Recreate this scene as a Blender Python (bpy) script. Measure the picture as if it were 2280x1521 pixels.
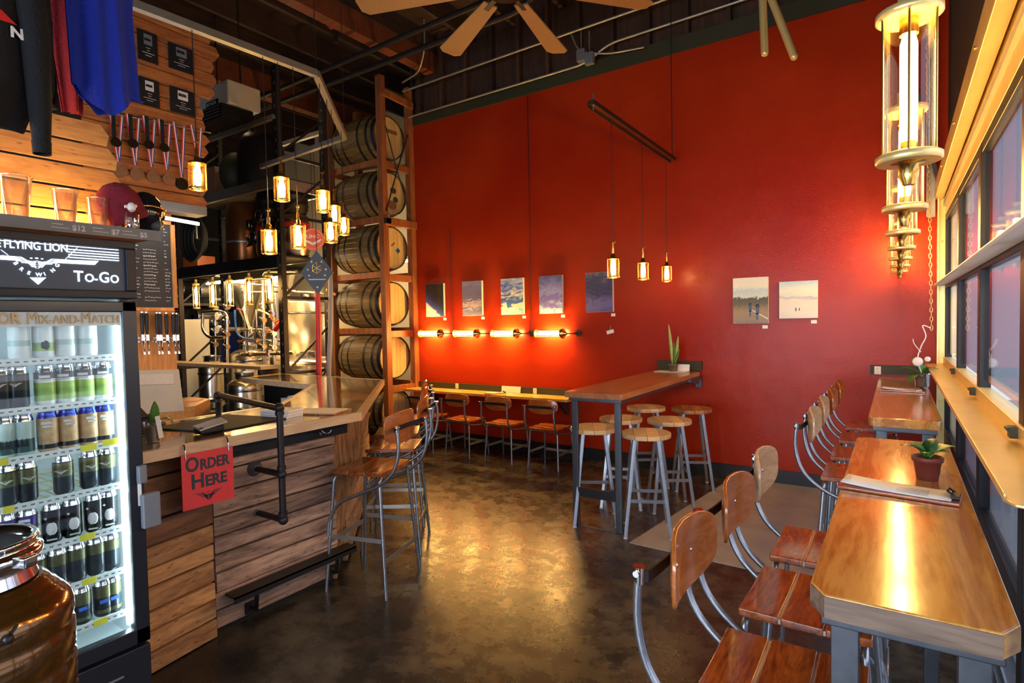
import bpy, bmesh, math, random
from mathutils import Vector, Matrix, Euler
R = math.radians
PI = math.pi
random.seed(7)
sc = bpy.context.scene
for o in list(bpy.data.objects): bpy.data.objects.remove(o)
COL = sc.collection

# ------------------------------------------------------------------ camera
EYE = Vector((0, 0, 1.62))
F_PX, CX, CY = 1277.5, 1140.0, 760.5
_y, _p, _r = R(33.827), R(-2.015), R(-1.144)
FWD = Vector((-math.sin(_y)*math.cos(_p), math.cos(_y)*math.cos(_p), math.sin(_p)))
_rt = Vector((math.cos(_y), math.sin(_y), 0)); _up = _rt.cross(FWD)
RT = math.cos(_r)*_rt + math.sin(_r)*_up
UP = -math.sin(_r)*_rt + math.cos(_r)*_up
cam_data = bpy.data.cameras.new('camera'); cam = bpy.data.objects.new('camera', cam_data); COL.objects.link(cam)
cam_data.sensor_width = 36; cam_data.lens = F_PX/2280*36; cam_data.clip_start = .02
cam.matrix_world = Matrix((( RT.x, UP.x, -FWD.x, EYE.x), (RT.y, UP.y, -FWD.y, EYE.y), (RT.z, UP.z, -FWD.z, EYE.z), (0,0,0,1)))
sc.camera = cam

def P(x, y, **k):
    """world point seen at photo pixel (x, y) on the plane X=, Y= or Z= (measuring aid)"""
    d = FWD*F_PX + RT*(x-CX) - UP*(y-CY)
    (ax, v), = k.items(); i = 'XYZ'.index(ax)
    return EYE + d*((v-EYE[i])/d[i])

# ------------------------------------------------------------------ world, daylight, exposure
w = bpy.data.worlds.new('world'); sc.world = w; w.use_nodes = True
bg = w.node_tree.nodes['Background']; bg.inputs[0].default_value = (.72,.82,1,1); bg.inputs[1].default_value = .6
sc.view_settings.view_transform = 'Standard'; sc.view_settings.look = 'None'
sc.view_settings.gamma = 1; sc.view_settings.use_curve_mapping = False
sc.view_settings.exposure = 0.75

def area(name, loc, rot, sx, sy, power, col):
    l = bpy.data.lights.new(name, 'AREA'); l.shape = 'RECTANGLE'; l.size = sx; l.size_y = sy
    l.energy = power; l.color = col
    o = bpy.data.objects.new(name, l); o.location = loc; o.rotation_euler = rot; COL.objects.link(o); return o
# daylight falling in through the glazed garage doors (outside the glass)
area('daylight_side', (1.5, 2.4, 1.9), (0, R(78), 0), 2.4, 7.5, 65, (.84,.90,1))
area('daylight_front', (-1.9, -3.0, 1.35), (R(66), 0, 0), 4.4, 1.8, 250, (.86,.92,1))

# ------------------------------------------------------------------ mesh helpers
class MB:
    def __init__(s): s.v=[]; s.f=[]; s.sm=[]
    def add(s, vs, fs, smooth=False):
        b=len(s.v); s.v += [tuple(v) for v in vs]; s.f += [tuple(b+i for i in f) for f in fs]; s.sm += [smooth]*len(fs); return s
    def box(s, c, d, rot=None, M=None):
        x,y,z=d[0]/2,d[1]/2,d[2]/2
        vs=[Vector(p) for p in ((-x,-y,-z),(x,-y,-z),(x,y,-z),(-x,y,-z),(-x,-y,z),(x,-y,z),(x,y,z),(-x,y,z))]
        if rot: e=Euler(rot).to_matrix(); vs=[e@v for v in vs]
        vs=[v+Vector(c) for v in vs]
        if M: vs=[M@v for v in vs]
        return s.add(vs, [(0,3,2,1),(4,5,6,7),(0,1,5,4),(1,2,6,5),(2,3,7,6),(3,0,4,7)])
    def bx(s, x0,x1,y0,y1,z0,z1): return s.box(((x0+x1)/2,(y0+y1)/2,(z0+z1)/2),(abs(x1-x0),abs(y1-y0),abs(z1-z0)))
    def beam(s, a, b, wd, ht, up=(0,0,1)):
        a=Vector(a); b=Vector(b); d=(b-a); L=d.length; d.normalize(); u=Vector(up)
        if abs(d.dot(u))>.98: u=Vector((1,0,0)) if abs(d.x)<.9 else Vector((0,1,0))
        sd=d.cross(u).normalized(); u=sd.cross(d)
        vs=[]
        for e in (a,b):
            for p,q in ((-1,-1),(1,-1),(1,1),(-1,1)): vs.append(e+sd*p*wd/2+u*q*ht/2)
        return s.add(vs, [(3,2,1,0),(4,5,6,7),(0,1,5,4),(1,2,6,5),(2,3,7,6),(3,0,4,7)])
    def tube(s, pts, r, n=10, cap=True, closed=False):
        pts=[Vector(p) for p in pts]; N=len(pts); rs=r if isinstance(r,(list,tuple)) else [r]*N
        vs=[]; fs=[]; prev=None
        for i,p in enumerate(pts):
            if closed: t=(pts[(i+1)%N]-pts[i-1])
            else: t=(pts[min(i+1,N-1)]-pts[max(i-1,0)])
            if t.length<1e-9: t=Vector((0,0,1))
            t.normalize()
            if prev is None:
                u=Vector((0,0,1)) if abs(t.z)<.9 else Vector((1,0,0))
                u=(u-t*u.dot(t)).normalized()
            else:
                u=prev-t*prev.dot(t)
                u=u.normalized() if u.length>1e-6 else Vector((1,0,0))
            prev=u; v=t.cross(u)
            for k in range(n):
                a=2*PI*k/n; vs.append(p+(u*math.cos(a)+v*math.sin(a))*rs[i])
        M=N if closed else N-1
        for i in range(M):
            j=(i+1)%N
            for k in range(n): fs.append((i*n+k, i*n+(k+1)%n, j*n+(k+1)%n, j*n+k))
        s.add(vs, fs, True)
        if cap and not closed:
            s.add(vs[:n], [tuple(range(n))[::-1]]); s.add(vs[-n:], [tuple(range(n))])
        return s
    def lathe(s, prof, c=(0,0,0), axis='Z', n=24, a0=0, a1=2*PI, cap=True, smooth=True, sx=1, sy=1):
        c=Vector(c); vs=[]; fs=[]; full=abs(a1-a0-2*PI)<1e-6; m=n if full else n+1
        def pt(r,h,a):
            x,y=r*math.cos(a)*sx, r*math.sin(a)*sy
            return c+(Vector((x,y,h)) if axis=='Z' else Vector((h,x,y)) if axis=='X' else Vector((y,h,x)))
        for r,h in prof:
            for k in range(m): vs.append(pt(r,h,a0+(a1-a0)*k/n))
        for i in range(len(prof)-1):
            for k in range(n):
                k2=(k+1)%m if full else k+1
                fs.append((i*m+k, i*m+k2, (i+1)*m+k2, (i+1)*m+k))
        s.add(vs,fs,smooth)
        if cap and full:
            if prof[0][0]>1e-5: s.add(vs[:m],[tuple(range(m))[::-1]])
            if prof[-1][0]>1e-5: s.add(vs[-m:],[tuple(range(m))])
        return s
    def cyl(s, c, r, h, axis='Z', n=24): return s.lathe([(r,-h/2),(r,h/2)], c, axis, n)
    def prism(s, poly, z0, z1):
        n=len(poly); vs=[(x,y,z0) for x,y in poly]+[(x,y,z1) for x,y in poly]
        return s.add(vs, [tuple(range(n))[::-1], tuple(range(n,2*n))]+[(i,(i+1)%n,n+(i+1)%n,n+i) for i in range(n)])
    def extr(s, pts, off):
        """closed polygon of 3-D points extruded by vector off"""
        n=len(pts); o=Vector(off); vs=[Vector(p) for p in pts]; vs+= [v+o for v in vs[:n]]
        return s.add(vs, [tuple(range(n))[::-1], tuple(range(n,2*n))]+[(i,(i+1)%n,n+(i+1)%n,n+i) for i in range(n)])
    def grid(s, fn, nu, nv, thick=None, smooth=True):
        """sheet fn(u,v)->point, u,v in 0..1; thick: vector offset for a second side"""
        vs=[Vector(fn(i/nu,j/nv)) for j in range(nv+1) for i in range(nu+1)]; W=nu+1
        fs=[(j*W+i,j*W+i+1,(j+1)*W+i+1,(j+1)*W+i) for j in range(nv) for i in range(nu)]
        if thick is None: return s.add(vs,fs,smooth)
        t=Vector(thick); n=len(vs); v2=vs+[v+t for v in vs]
        f2=fs+[tuple(n+i for i in f[::-1]) for f in fs]
        edge=[i for i in range(W)]+[j*W+nu for j in range(1,nv+1)]+[nv*W+i for i in range(nu-1,-1,-1)]+[j*W for j in range(nv-1,0,-1)]
        for k in range(len(edge)):
            a,b=edge[k],edge[(k+1)%len(edge)]; f2.append((b,a,n+a,n+b))
        return s.add(v2,f2,smooth)
    def ball(s, c, r, n=12, sc_=(1,1,1)):
        m=max(6,n//2); vs=[]; fs=[]
        for j in range(m+1):
            t=PI*j/m
            for k in range(n): a=2*PI*k/n; vs.append((c[0]+r*sc_[0]*math.sin(t)*math.cos(a), c[1]+r*sc_[1]*math.sin(t)*math.sin(a), c[2]+r*sc_[2]*math.cos(t)))
        for j in range(m):
            for k in range(n): fs.append((j*n+k,(j+1)*n+k,(j+1)*n+(k+1)%n,j*n+(k+1)%n))
        return s.add(vs,fs,True)
    def build(s, name, mat, parent=None, world=False, bevel=0, seg=2, M=None):
        off=Vector((0,0,0))
        if world and parent is not None: 
            q=parent
            while q is not None: off+=q.location; q=q.parent
        elif world:
            off=Vector((0,0,0))
        me=bpy.data.meshes.new(name)
        vs=[Vector(v) for v in s.v]
        if M is not None: vs=[M@v for v in vs]
        me.from_pydata([tuple(v-off) for v in vs],[],s.f)
        for p,sm in zip(me.polygons,s.sm): p.use_smooth=sm
        bm=bmesh.new(); bm.from_mesh(me); bmesh.ops.recalc_face_normals(bm,faces=bm.faces); bm.to_mesh(me); bm.free()
        if isinstance(mat,str): mat=MT[mat]
        me.materials.append(mat)
        o=bpy.data.objects.new(name,me); COL.objects.link(o)
        if parent is not None: o.parent=parent
        if bevel:
            m=o.modifiers.new('bevel','BEVEL'); m.width=bevel; m.segments=seg; m.limit_method='ANGLE'; m.angle_limit=R(40)
            for p in me.polygons: p.use_smooth=True
            m2=o.modifiers.new('wn','WEIGHTED_NORMAL')
        return o

def tag(o, label=None, cat=None, group=None, kind=None):
    if label: o['label']=label
    if cat: o['category']=cat
    if group: o['group']=group
    if kind: o['kind']=kind
    return o
def thing(name, label, cat, loc=(0,0,0), rz=0, group=None):
    o=bpy.data.objects.new(name,None); o.empty_display_size=.05; COL.objects.link(o)
    o.location=loc; o.rotation_euler=(0,0,rz); return tag(o,label,cat,group)
def one(name, mb, mat, label, cat, group=None, bevel=0):
    """a thing that is a single mesh: origin moved to its base centre"""
    o=mb.build(name,mat,bevel=bevel)
    vs=[v.co.copy() for v in o.data.vertices]
    c=Vector(((min(v.x for v in vs)+max(v.x for v in vs))/2,(min(v.y for v in vs)+max(v.y for v in vs))/2,min(v.z for v in vs)))
    o.data.transform(Matrix.Translation(-c)); o.location=c
    return tag(o,label,cat,group)
def struct(name, mb, mat, parent=None, bevel=0):
    o=mb.build(name,mat,parent,bevel=bevel)
    if parent is None: o['kind']='structure'
    return o
def copy_tree(o, parent=None):
    c=o.copy(); COL.objects.link(c)
    if parent is not None: c.parent=parent
    for ch in list(o.children): copy_tree(ch,c)
    return c
def dup(root, loc, rz=None, label=None, group=None):
    c=copy_tree(root); c.location=loc
    if rz is not None: c.rotation_euler=(0,0,rz)
    if label: c['label']=label
    if group: c['group']=group
    return c
def bez(pts, n=6):
    """smooth polyline through pts (Catmull-Rom)"""
    pts=[Vector(p) for p in pts]; out=[]
    for i in range(len(pts)-1):
        p0=pts[max(i-1,0)];p1=pts[i];p2=pts[i+1];p3=pts[min(i+2,len(pts)-1)]
        for k in range(n):
            t=k/n; out.append(.5*((2*p1)+(p2-p0)*t+(2*p0-5*p1+4*p2-p3)*t*t+(-p0+3*p1-3*p2+p3)*t*t*t))
    out.append(pts[-1]); return out
def fillet(pts, r, n=5):
    pts=[Vector(p) for p in pts]; out=[pts[0]]
    for i in range(1,len(pts)-1):
        a,b,c=pts[i-1],pts[i],pts[i+1]; u=(a-b); v=(c-b); rr=min(r,u.length*.48,v.length*.48)
        p=b+u.normalized()*rr; q=b+v.normalized()*rr
        for k in range(n+1): t=k/n; out.append((1-t)**2*p+2*t*(1-t)*b+t*t*q)
    out.append(pts[-1]); return out
M_X = Matrix(((0,0,1,0),(1,0,0,0),(0,1,0,0),(0,0,0,1)))     # text facing +X
M_NY = Matrix(((1,0,0,0),(0,0,-1,0),(0,1,0,0),(0,0,0,1)))   # text facing -Y
def text_mesh(s, size, ext=.001, bold=0.0, align='LEFT', spacing=1.0, shear=0):
    cu=bpy.data.curves.new('t','FONT'); cu.body=s; cu.size=size; cu.extrude=ext; cu.offset=bold; cu.align_x=align; cu.space_character=spacing; cu.resolution_u=3; cu.shear=shear
    o=bpy.data.objects.new('t',cu); COL.objects.link(o)
    dg=bpy.context.evaluated_depsgraph_get(); dg.update()
    me=bpy.data.meshes.new_from_object(o.evaluated_get(dg)); 
    bpy.data.objects.remove(o); bpy.data.curves.remove(cu); return me
def text(s, size, mat, M, parent=None, name='lettering', ext=.001, bold=0.0, align='LEFT', spacing=1.0, sx=1.0):
    me=text_mesh(s,size,ext,bold,align,spacing); me.transform(Matrix.Diagonal((sx,1,1,1)))
    me.materials.clear(); me.materials.append(MT[mat] if isinstance(mat,str) else mat)
    o=bpy.data.objects.new(name,me); COL.objects.link(o)
    off=Vector((0,0,0)); q=parent
    while q is not None: off+=q.location; q=q.parent
    me.transform(Matrix.Translation(-off)@M); o.parent=parent
    return o
def textfit(s, width, height, mat, origin, basis, parent, bold=0, small=None, name='lettering', gap=.1):
    """text scaled to an exact width and capital height; small: small-caps ratio"""
    o=caps(s,1.0,mat,(0,0,0),Matrix.Identity(4),None,small or 1.0,bold/height,name,1.0,gap) if small else text(s,1.0,mat,Matrix.Identity(4),None,name,.001,bold/height)
    me=o.data; xs=[v.co.x for v in me.vertices]; ys=[v.co.y for v in me.vertices]
    me.transform(Matrix.Diagonal((width/(max(xs)-min(xs)),height/(max(ys)-min(ys)),1 if small else 1,1))@Matrix.Translation((-min(xs),-min(ys),0)))
    off=Vector((0,0,0)); q=parent
    while q is not None: off+=q.location; q=q.parent
    me.transform(Matrix.Translation(Vector(origin)-off)@basis); o.parent=parent; return o
def caps(s, size, mat, origin, basis, parent=None, small=.74, bold=.002, name='lettering', sx=1.0, gap=.06):
    """small-caps line, as one mesh"""
    import itertools
    x=0; bmx=bmesh.new()
    for k,g in itertools.groupby(s, key=lambda c:(c.isupper(), c==' ')):
        run=''.join(g)
        if run==' ': x+=size*.3; continue
        sz=size if k[0] else size*small
        me=text_mesh(run.upper(), sz, .001, bold); me.transform(Matrix.Diagonal((sx,1,1,1)))
        xs=[v.co.x for v in me.vertices]; 
        me.transform(Matrix.Translation((x-min(xs),0,0))); x+=max(xs)-min(xs)+size*gap
        bmx.from_mesh(me); bpy.data.meshes.remove(me)
    me=bpy.data.meshes.new(name); bmx.to_mesh(me); bmx.free(); me.materials.append(MT[mat])
    off=Vector((0,0,0)); q=parent
    while q is not None: off+=q.location; q=q.parent
    me.transform(Matrix.Translation(Vector(origin)-off)@basis)
    o=bpy.data.objects.new(name,me); COL.objects.link(o)
    if parent: o.parent=parent
    return o

# ------------------------------------------------------------------ materials
MT={}
def nt(name):
    m=bpy.data.materials.new(name); m.use_nodes=True; t=m.node_tree; MT[name]=m
    return m,t.nodes,t.links,t.nodes['Principled BSDF']
def plain(name, col, rough=.5, metal=0, spec=.5, emis=None, es=0, bump=0, bscale=60, coat=0, alpha=1, var=.08):
    m,n,l,b=nt(name); b.inputs['Base Color'].default_value=(*col,1); b.inputs['Roughness'].default_value=rough
    b.inputs['Metallic'].default_value=metal; b.inputs['Specular IOR Level'].default_value=spec
    b.inputs['Coat Weight'].default_value=coat
    tc=n.new('ShaderNodeTexCoord'); ns=n.new('ShaderNodeTexNoise'); ns.inputs['Scale'].default_value=bscale; ns.inputs['Detail'].default_value=3
    l.new(tc.outputs['Object'],ns.inputs['Vector'])
    if var:
        mx=n.new('ShaderNodeMix'); mx.data_type='RGBA'
        mx.inputs[6].default_value=tuple(min(1,c*(1-var)) for c in col)+(1,); mx.inputs[7].default_value=tuple(min(1,c*(1+var)) for c in col)+(1,)
        l.new(ns.outputs['Fac'],mx.inputs[0]); l.new(mx.outputs[2],b.inputs['Base Color'])
    if bump:
        bp=n.new('ShaderNodeBump'); bp.inputs['Strength'].default_value=bump; bp.inputs['Distance'].default_value=.01
        l.new(ns.outputs['Fac'],bp.inputs['Height']); l.new(bp.outputs['Normal'],b.inputs['Normal'])
    if emis: b.inputs['Emission Color'].default_value=(*emis,1); b.inputs['Emission Strength'].default_value=es
    return m
def glow(name, col, s):
    m=bpy.data.materials.new(name); m.use_nodes=True; t=m.node_tree; MT[name]=m; t.nodes.clear()
    e=t.nodes.new('ShaderNodeEmission'); e.inputs[0].default_value=(*col,1); e.inputs[1].default_value=s
    o=t.nodes.new('ShaderNodeOutputMaterial'); t.links.new(e.outputs[0],o.inputs[0]); return m
def wood(name, a, b_, axis='X', scale=1.0, rough=.45, coat=0, island=.35, knots=False, contrast=1.0, bump=.15, world=False, freq=9):
    m,n,l,b=nt(name)
    tc=n.new('ShaderNodeTexCoord'); mp=n.new('ShaderNodeMapping'); geo=n.new('ShaderNodeNewGeometry')
    oi=n.new('ShaderNodeObjectInfo')
    st={'X':(1,freq,freq),'Y':(freq,1,freq),'Z':(freq,freq,1)}[axis]
    mp.inputs['Scale'].default_value=tuple(s_*scale for s_ in st)
    l.new(tc.outputs['Object'],mp.inputs['Vector'])
    cmb=n.new('ShaderNodeCombineXYZ'); ad=n.new('ShaderNodeMath'); ad.operation='ADD'
    l.new(geo.outputs['Random Per Island'],ad.inputs[0]); l.new(oi.outputs['Random'],ad.inputs[1])
    ml=n.new('ShaderNodeMath'); ml.operation='MULTIPLY'; ml.inputs[1].default_value=17.0; l.new(ad.outputs[0],ml.inputs[0])
    for i in range(3): l.new(ml.outputs[0],cmb.inputs[i])
    l.new(cmb.outputs[0],mp.inputs['Location'])
    n1=n.new('ShaderNodeTexNoise'); n1.inputs['Scale'].default_value=1.6; n1.inputs['Detail'].default_value=7; n1.inputs['Roughness'].default_value=.62; n1.inputs['Distortion'].default_value=1.4
    l.new(mp.outputs[0],n1.inputs['Vector'])
    n2=n.new('ShaderNodeTexNoise'); n2.inputs['Scale'].default_value=9; n2.inputs['Detail'].default_value=4; l.new(mp.outputs[0],n2.inputs['Vector'])
    sm=n.new('ShaderNodeMath'); sm.operation='MULTIPLY_ADD'; sm.inputs[1].default_value=.35; l.new(n2.outputs['Fac'],sm.inputs[0]); l.new(n1.outputs['Fac'],sm.inputs[2])
    rp=n.new('ShaderNodeValToRGB'); cr=rp.color_ramp; d=.17/contrast
    cr.elements[0].position=.67-d; cr.elements[0].color=(*a,1); cr.elements[1].position=.67+d; cr.elements[1].color=(*b_,1)
    l.new(sm.outputs[0],rp.inputs[0])
    hs=n.new('ShaderNodeHueSaturation'); mr=n.new('ShaderNodeMapRange'); mr.inputs[3].default_value=1-island; mr.inputs[4].default_value=1+island
    l.new(geo.outputs['Random Per Island'],mr.inputs[0]); l.new(mr.outputs[0],hs.inputs['Value']); l.new(rp.outputs[0],hs.inputs['Color'])
    last=hs.outputs[0]
    if knots:
        vo=n.new('ShaderNodeTexVoronoi'); mp2=n.new('ShaderNodeMapping'); mp2.inputs['Scale'].default_value={'X':(2.4,7,7),'Y':(7,2.4,7),'Z':(7,7,2.4)}[axis]
        l.new(tc.outputs['Object'],mp2.inputs['Vector']); l.new(cmb.outputs[0],mp2.inputs['Location']); l.new(mp2.outputs[0],vo.inputs['Vector'])
        r2=n.new('ShaderNodeValToRGB'); r2.color_ramp.elements[0].position=.03; r2.color_ramp.elements[0].color=(.22,.14,.1,1); r2.color_ramp.elements[1].position=.20; r2.color_ramp.elements[1].color=(1,1,1,1)
        l.new(vo.outputs['Distance'],r2.inputs[0]); mu=n.new('ShaderNodeMix'); mu.data_type='RGBA'; mu.blend_type='MULTIPLY'; mu.inputs[0].default_value=.8
        l.new(last,mu.inputs[6]); l.new(r2.outputs[0],mu.inputs[7]); last=mu.outputs[2]
    l.new(last,b.inputs['Base Color']); b.inputs['Roughness'].default_value=rough; b.inputs['Coat Weight'].default_value=coat; b.inputs['Coat Roughness'].default_value=.12
    if bump:
        bp=n.new('ShaderNodeBump'); bp.inputs['Strength'].default_value=bump; bp.inputs['Distance'].default_value=.004
        l.new(sm.outputs[0],bp.inputs['Height']); l.new(bp.outputs[0],b.inputs['Normal'])
    return m
def glass(name, tint=(1,1,1), refl=.12, rough=.02, opac=0.0):
    m=bpy.data.materials.new(name); m.use_nodes=True; t=m.node_tree; MT[name]=m; n=t.nodes; l=t.links; n.clear()
    tr=n.new('ShaderNodeBsdfTransparent'); tr.inputs[0].default_value=(*tint,1)
    gl=n.new('ShaderNodeBsdfGlossy'); gl.inputs['Roughness'].default_value=rough
    lw=n.new('ShaderNodeLayerWeight'); lw.inputs[0].default_value=.25
    ad=n.new('ShaderNodeMath'); ad.operation='MULTIPLY_ADD'; ad.inputs[1].default_value=.6; ad.inputs[2].default_value=refl*.5; ad.use_clamp=True
    l.new(lw.outputs['Fresnel'],ad.inputs[0])
    mx=n.new('ShaderNodeMixShader'); l.new(ad.outputs[0],mx.inputs[0]); l.new(tr.outputs[0],mx.inputs[1]); l.new(gl.outputs[0],mx.inputs[2])
    o=n.new('ShaderNodeOutputMaterial'); last=mx.outputs[0]
    if opac:
        df=n.new('ShaderNodeBsdfDiffuse'); df.inputs[0].default_value=(*tint,1); m2=n.new('ShaderNodeMixShader'); m2.inputs[0].default_value=opac
        l.new(last,m2.inputs[1]); l.new(df.outputs[0],m2.inputs[2]); last=m2.outputs[0]
    l.new(last,o.inputs[0]); return m

WARM=(1,.56,.17); TUBE=(1,.66,.24)
plain('black_paint',(.012,.012,.014),.4); plain('black_satin',(.015,.015,.018),.4,spec=.25); plain('black_iron',(.035,.03,.03),.45,.6,bump=.1,bscale=120)
plain('steel',(.36,.37,.40),.3,.9,bump=.06,bscale=40,var=.2); plain('brushed',(.55,.55,.57),.25,1,bscale=30,var=.12); plain('chrome',(.8,.8,.82),.1,1)
plain('flat_steel',(.12,.125,.14),.38,.85,bump=.05,bscale=25,var=.25)
plain('brass',(.85,.52,.14),.22,1); plain('stainless',(.86,.76,.58),.27,1,bscale=3,var=.1); plain('galv',(.48,.46,.40),.38,.8,bscale=14,var=.2)
plain('gold_metal',(.80,.60,.24),.36,.55,bscale=8,var=.12); plain('white',(.8,.8,.78),.5); plain('off_white',(.72,.68,.6),.5); plain('paper',(.85,.82,.78),.6)
plain('rubber',(.01,.01,.01),.7,bump=.2,bscale=300); plain('dark_gap',(.01,.008,.006),.9); plain('grey_plastic',(.16,.17,.19),.45)
plain('silver_plastic',(.5,.5,.52),.35,.4); plain('red_sign',(.80,.05,.055),.5); plain('sign_ink',(.03,.045,.055),.5)
plain('blue_cloth',(.008,.03,.42),.9,bump=.5,bscale=90,var=.2); plain('red_cloth',(.30,.008,.01),.9,bump=.4,bscale=90); plain('black_cloth',(.006,.006,.008),.95,bump=.5,bscale=120)
plain('maroon_knit',(.20,.012,.028),.95,bump=.8,bscale=60); plain('leaf',(.06,.20,.025),.45,var=.4,bscale=25); plain('leaf_pale',(.35,.42,.10),.45,var=.4,bscale=25); plain('leaf_dark',(.012,.07,.02),.35,var=.4,bscale=25)
plain('terracotta',(.16,.028,.018),.5); plain('clay_grey',(.14,.10,.075),.7); plain('soil',(.03,.02,.012),.95,bump=.8,bscale=120)
plain('chalk',(.6,.6,.6),.9); plain('chalkboard',(.035,.038,.045),.7,var=.3,bscale=4); plain('moss_paint',(.028,.028,.010),.6); plain('dark_trim',(.022,.02,.012),.7)
plain('orange_sign',(.75,.10,.02),.5); plain('slate_sign',(.03,.05,.08),.5); plain('tan_ink',(.5,.33,.14),.5); plain('red_paint',(.6,.02,.02),.4); plain('blue_hose',(.02,.10,.35),.4); plain('grey_hose',(.28,.28,.33),.5); plain('orange_hose',(.7,.15,.02),.4)
plain('blue_tank',(.01,.03,.22),.35); plain('yellow_tag',(.75,.68,.03),.5); plain('cream',(.62,.55,.40),.5); plain('fridge_black',(.012,.013,.018),.3); plain('fridge_inner',(.75,.85,.88),.35); plain('wire_white',(.75,.85,.86),.4)
plain('ribbon_red',(.65,.03,.04),.6); plain('ribbon_white',(.8,.8,.8),.6); plain('ribbon_blue',(.04,.06,.3),.6); plain('medal',(.05,.045,.03),.3,.9); plain('medal_wood',(.22,.10,.05),.6,var=.4,bscale=20)
plain('concrete_out',(.42,.42,.44),.9,var=.15,bscale=5); plain('asphalt',(.10,.10,.11),.9,var=.2,bscale=8); plain('brick_red',(.35,.06,.05),.8,var=.3,bscale=8)
plain('gold_mask',(.9,.55,.1),.15,1,bump=.8,bscale=70); plain('black_gloss',(.01,.01,.012),.08); plain('fan_blade',(.34,.18,.07),.6,var=.25); plain('copper_tank',(.28,.10,.03),.3,.8,var=.3,bscale=6)
plain('box_white',(.66,.64,.58),.5); plain('plywood',(.62,.42,.20),.45,var=.15,bscale=12)
wood('oak_top',(.52,.19,.03),(.80,.40,.09),'Y',1.0,.16,coat=.5,island=.10,bump=.05,freq=9,contrast=1.7)
wood('hightop_wood',(.42,.13,.04),(.60,.25,.09),'Y',1,.3,coat=.3,island=.28,bump=.04)
wood('walltop_wood',(.55,.30,.07),(.78,.46,.12),'X',1,.25,coat=.3,island=.15,bump=.04)
wood('seat_wood',(.13,.022,.005),(.50,.12,.018),'X',2.2,.2,coat=.55,island=.15,bump=.12,contrast=.9,freq=6)
wood('back_wood',(.34,.08,.015),(.50,.16,.035),'X',1.2,.2,coat=.5,island=.1,bump=.02)
wood('back_wood_pale',(.50,.28,.14),(.66,.42,.24),'X',1.5,.25,coat=.4,island=.1,bump=.02)
wood('stool_wood',(.50,.30,.13),(.68,.44,.22),'X',1.5,.4,island=.22,bump=.03)
wood('stool_wood_red',(.26,.08,.025),(.45,.20,.07),'X',1.5,.3,island=.22,bump=.03)
wood('reclaimed',(.17,.095,.065),(.60,.37,.25),'Y',1.1,.6,island=.35,knots=True,bump=.3)
wood('reclaimed_warm',(.32,.13,.045),(.66,.34,.13),'Y',1.1,.55,island=.3,knots=True,bump=.3)
wood('reclaimed_dark',(.12,.05,.02),(.24,.10,.04),'Y',1.1,.5,island=.3,knots=True,bump=.3)
wood('cedar',(.26,.075,.022),(.52,.19,.05),'Y',1,.55,island=.35,knots=True,bump=.2)
wood('pallet_wood',(.42,.18,.05),(.68,.36,.11),'Y',1,.55,island=.3,knots=True,bump=.2)
wood('tap_wood',(.45,.17,.04),(.72,.34,.10),'Z',1,.4,island=.2,bump=.1)
wood('rack_wood',(.20,.055,.016),(.40,.12,.03),'Z',1,.6,island=.3,knots=True,bump=.2)
wood('barrel_wood',(.12,.075,.022),(.27,.17,.055),'X',1.5,.5,island=.3,bump=.2)
wood('barrel_head',(.52,.34,.14),(.70,.50,.24),'Z',1.5,.6,island=.12,bump=.1)
wood('live_edge',(.12,.05,.02),(.48,.24,.09),'Z',2.2,.45,island=.1,knots=True,bump=.5)
wood('joist',(.022,.010,.005),(.05,.022,.010),'Y',1,.7,island=.3,bump=.2)
wood('stud_wood',(.03,.012,.006),(.065,.026,.012),'Z',1,.7,island=.4,bump=.2)
wood('beam_red',(.10,.025,.009),(.20,.05,.016),'X',1,.6,island=.2,bump=.2)
wood('block_wood',(.40,.16,.04),(.64,.32,.10),'X',1.5,.35,island=.25,bump=.05,coat=.2)
wood('bar_edge_wood',(.60,.38,.20),(.78,.54,.32),'Y',1.2,.3,island=.08,coat=.3,bump=.03)
glow('pendant_bulb',(1,.60,.21),68); glow('tube_bulb',(1,.64,.26),80); glow('wall_bulb',(1,.68,.22),200); glow('big_bulb',(1,.63,.20),130)
glow('led_white',(1,.95,.9),9); glow('led_cool',(.75,.92,1),24); glow('led_warm',(1,.60,.20),110); glow('sign_light',(.8,.88,1),1.6); glow('spot_bulb',(1,.72,.4),60); glow('brewery_fill_glow',(1,.74,.42),60); wood('edge_shade_wood',(.10,.06,.04),(.26,.17,.11),'X',1.2,.5,island=.1)  # brewery fill glow is added; edge wood has cool light put into its brown
glass('clear_glass'); glass('window_glass',(.92,.95,1),.1); glass('fridge_glass',(.97,1,1),.05); glass('lamp_glass',(1,.9,.7),.1); glass('cup_plastic',(1,.97,.93),.3,.08,.03); glass('amber',(.75,.30,.04),.3,.08,.3); glass('jar_glass',(.95,.95,.95),.3)
# bar top: resin over weathered sheet steel
m,n,l,b=nt('bar_resin'); b.inputs['Metallic'].default_value=.65; b.inputs['Roughness'].default_value=.14; b.inputs['Coat Weight'].default_value=.6; b.inputs['Coat Roughness'].default_value=.05
tc=n.new('ShaderNodeTexCoord'); ns=n.new('ShaderNodeTexNoise'); ns.inputs['Scale'].default_value=3; ns.inputs['Detail'].default_value=6; rp=n.new('ShaderNodeValToRGB')
rp.color_ramp.elements[0].position=.35; rp.color_ramp.elements[0].color=(.30,.20,.09,1); rp.color_ramp.elements[1].position=.7; rp.color_ramp.elements[1].color=(.62,.46,.24,1)
l.new(tc.outputs['Object'],ns.inputs[0]); l.new(ns.outputs[0],rp.inputs[0]); l.new(rp.outputs[0],b.inputs[0])
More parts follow.
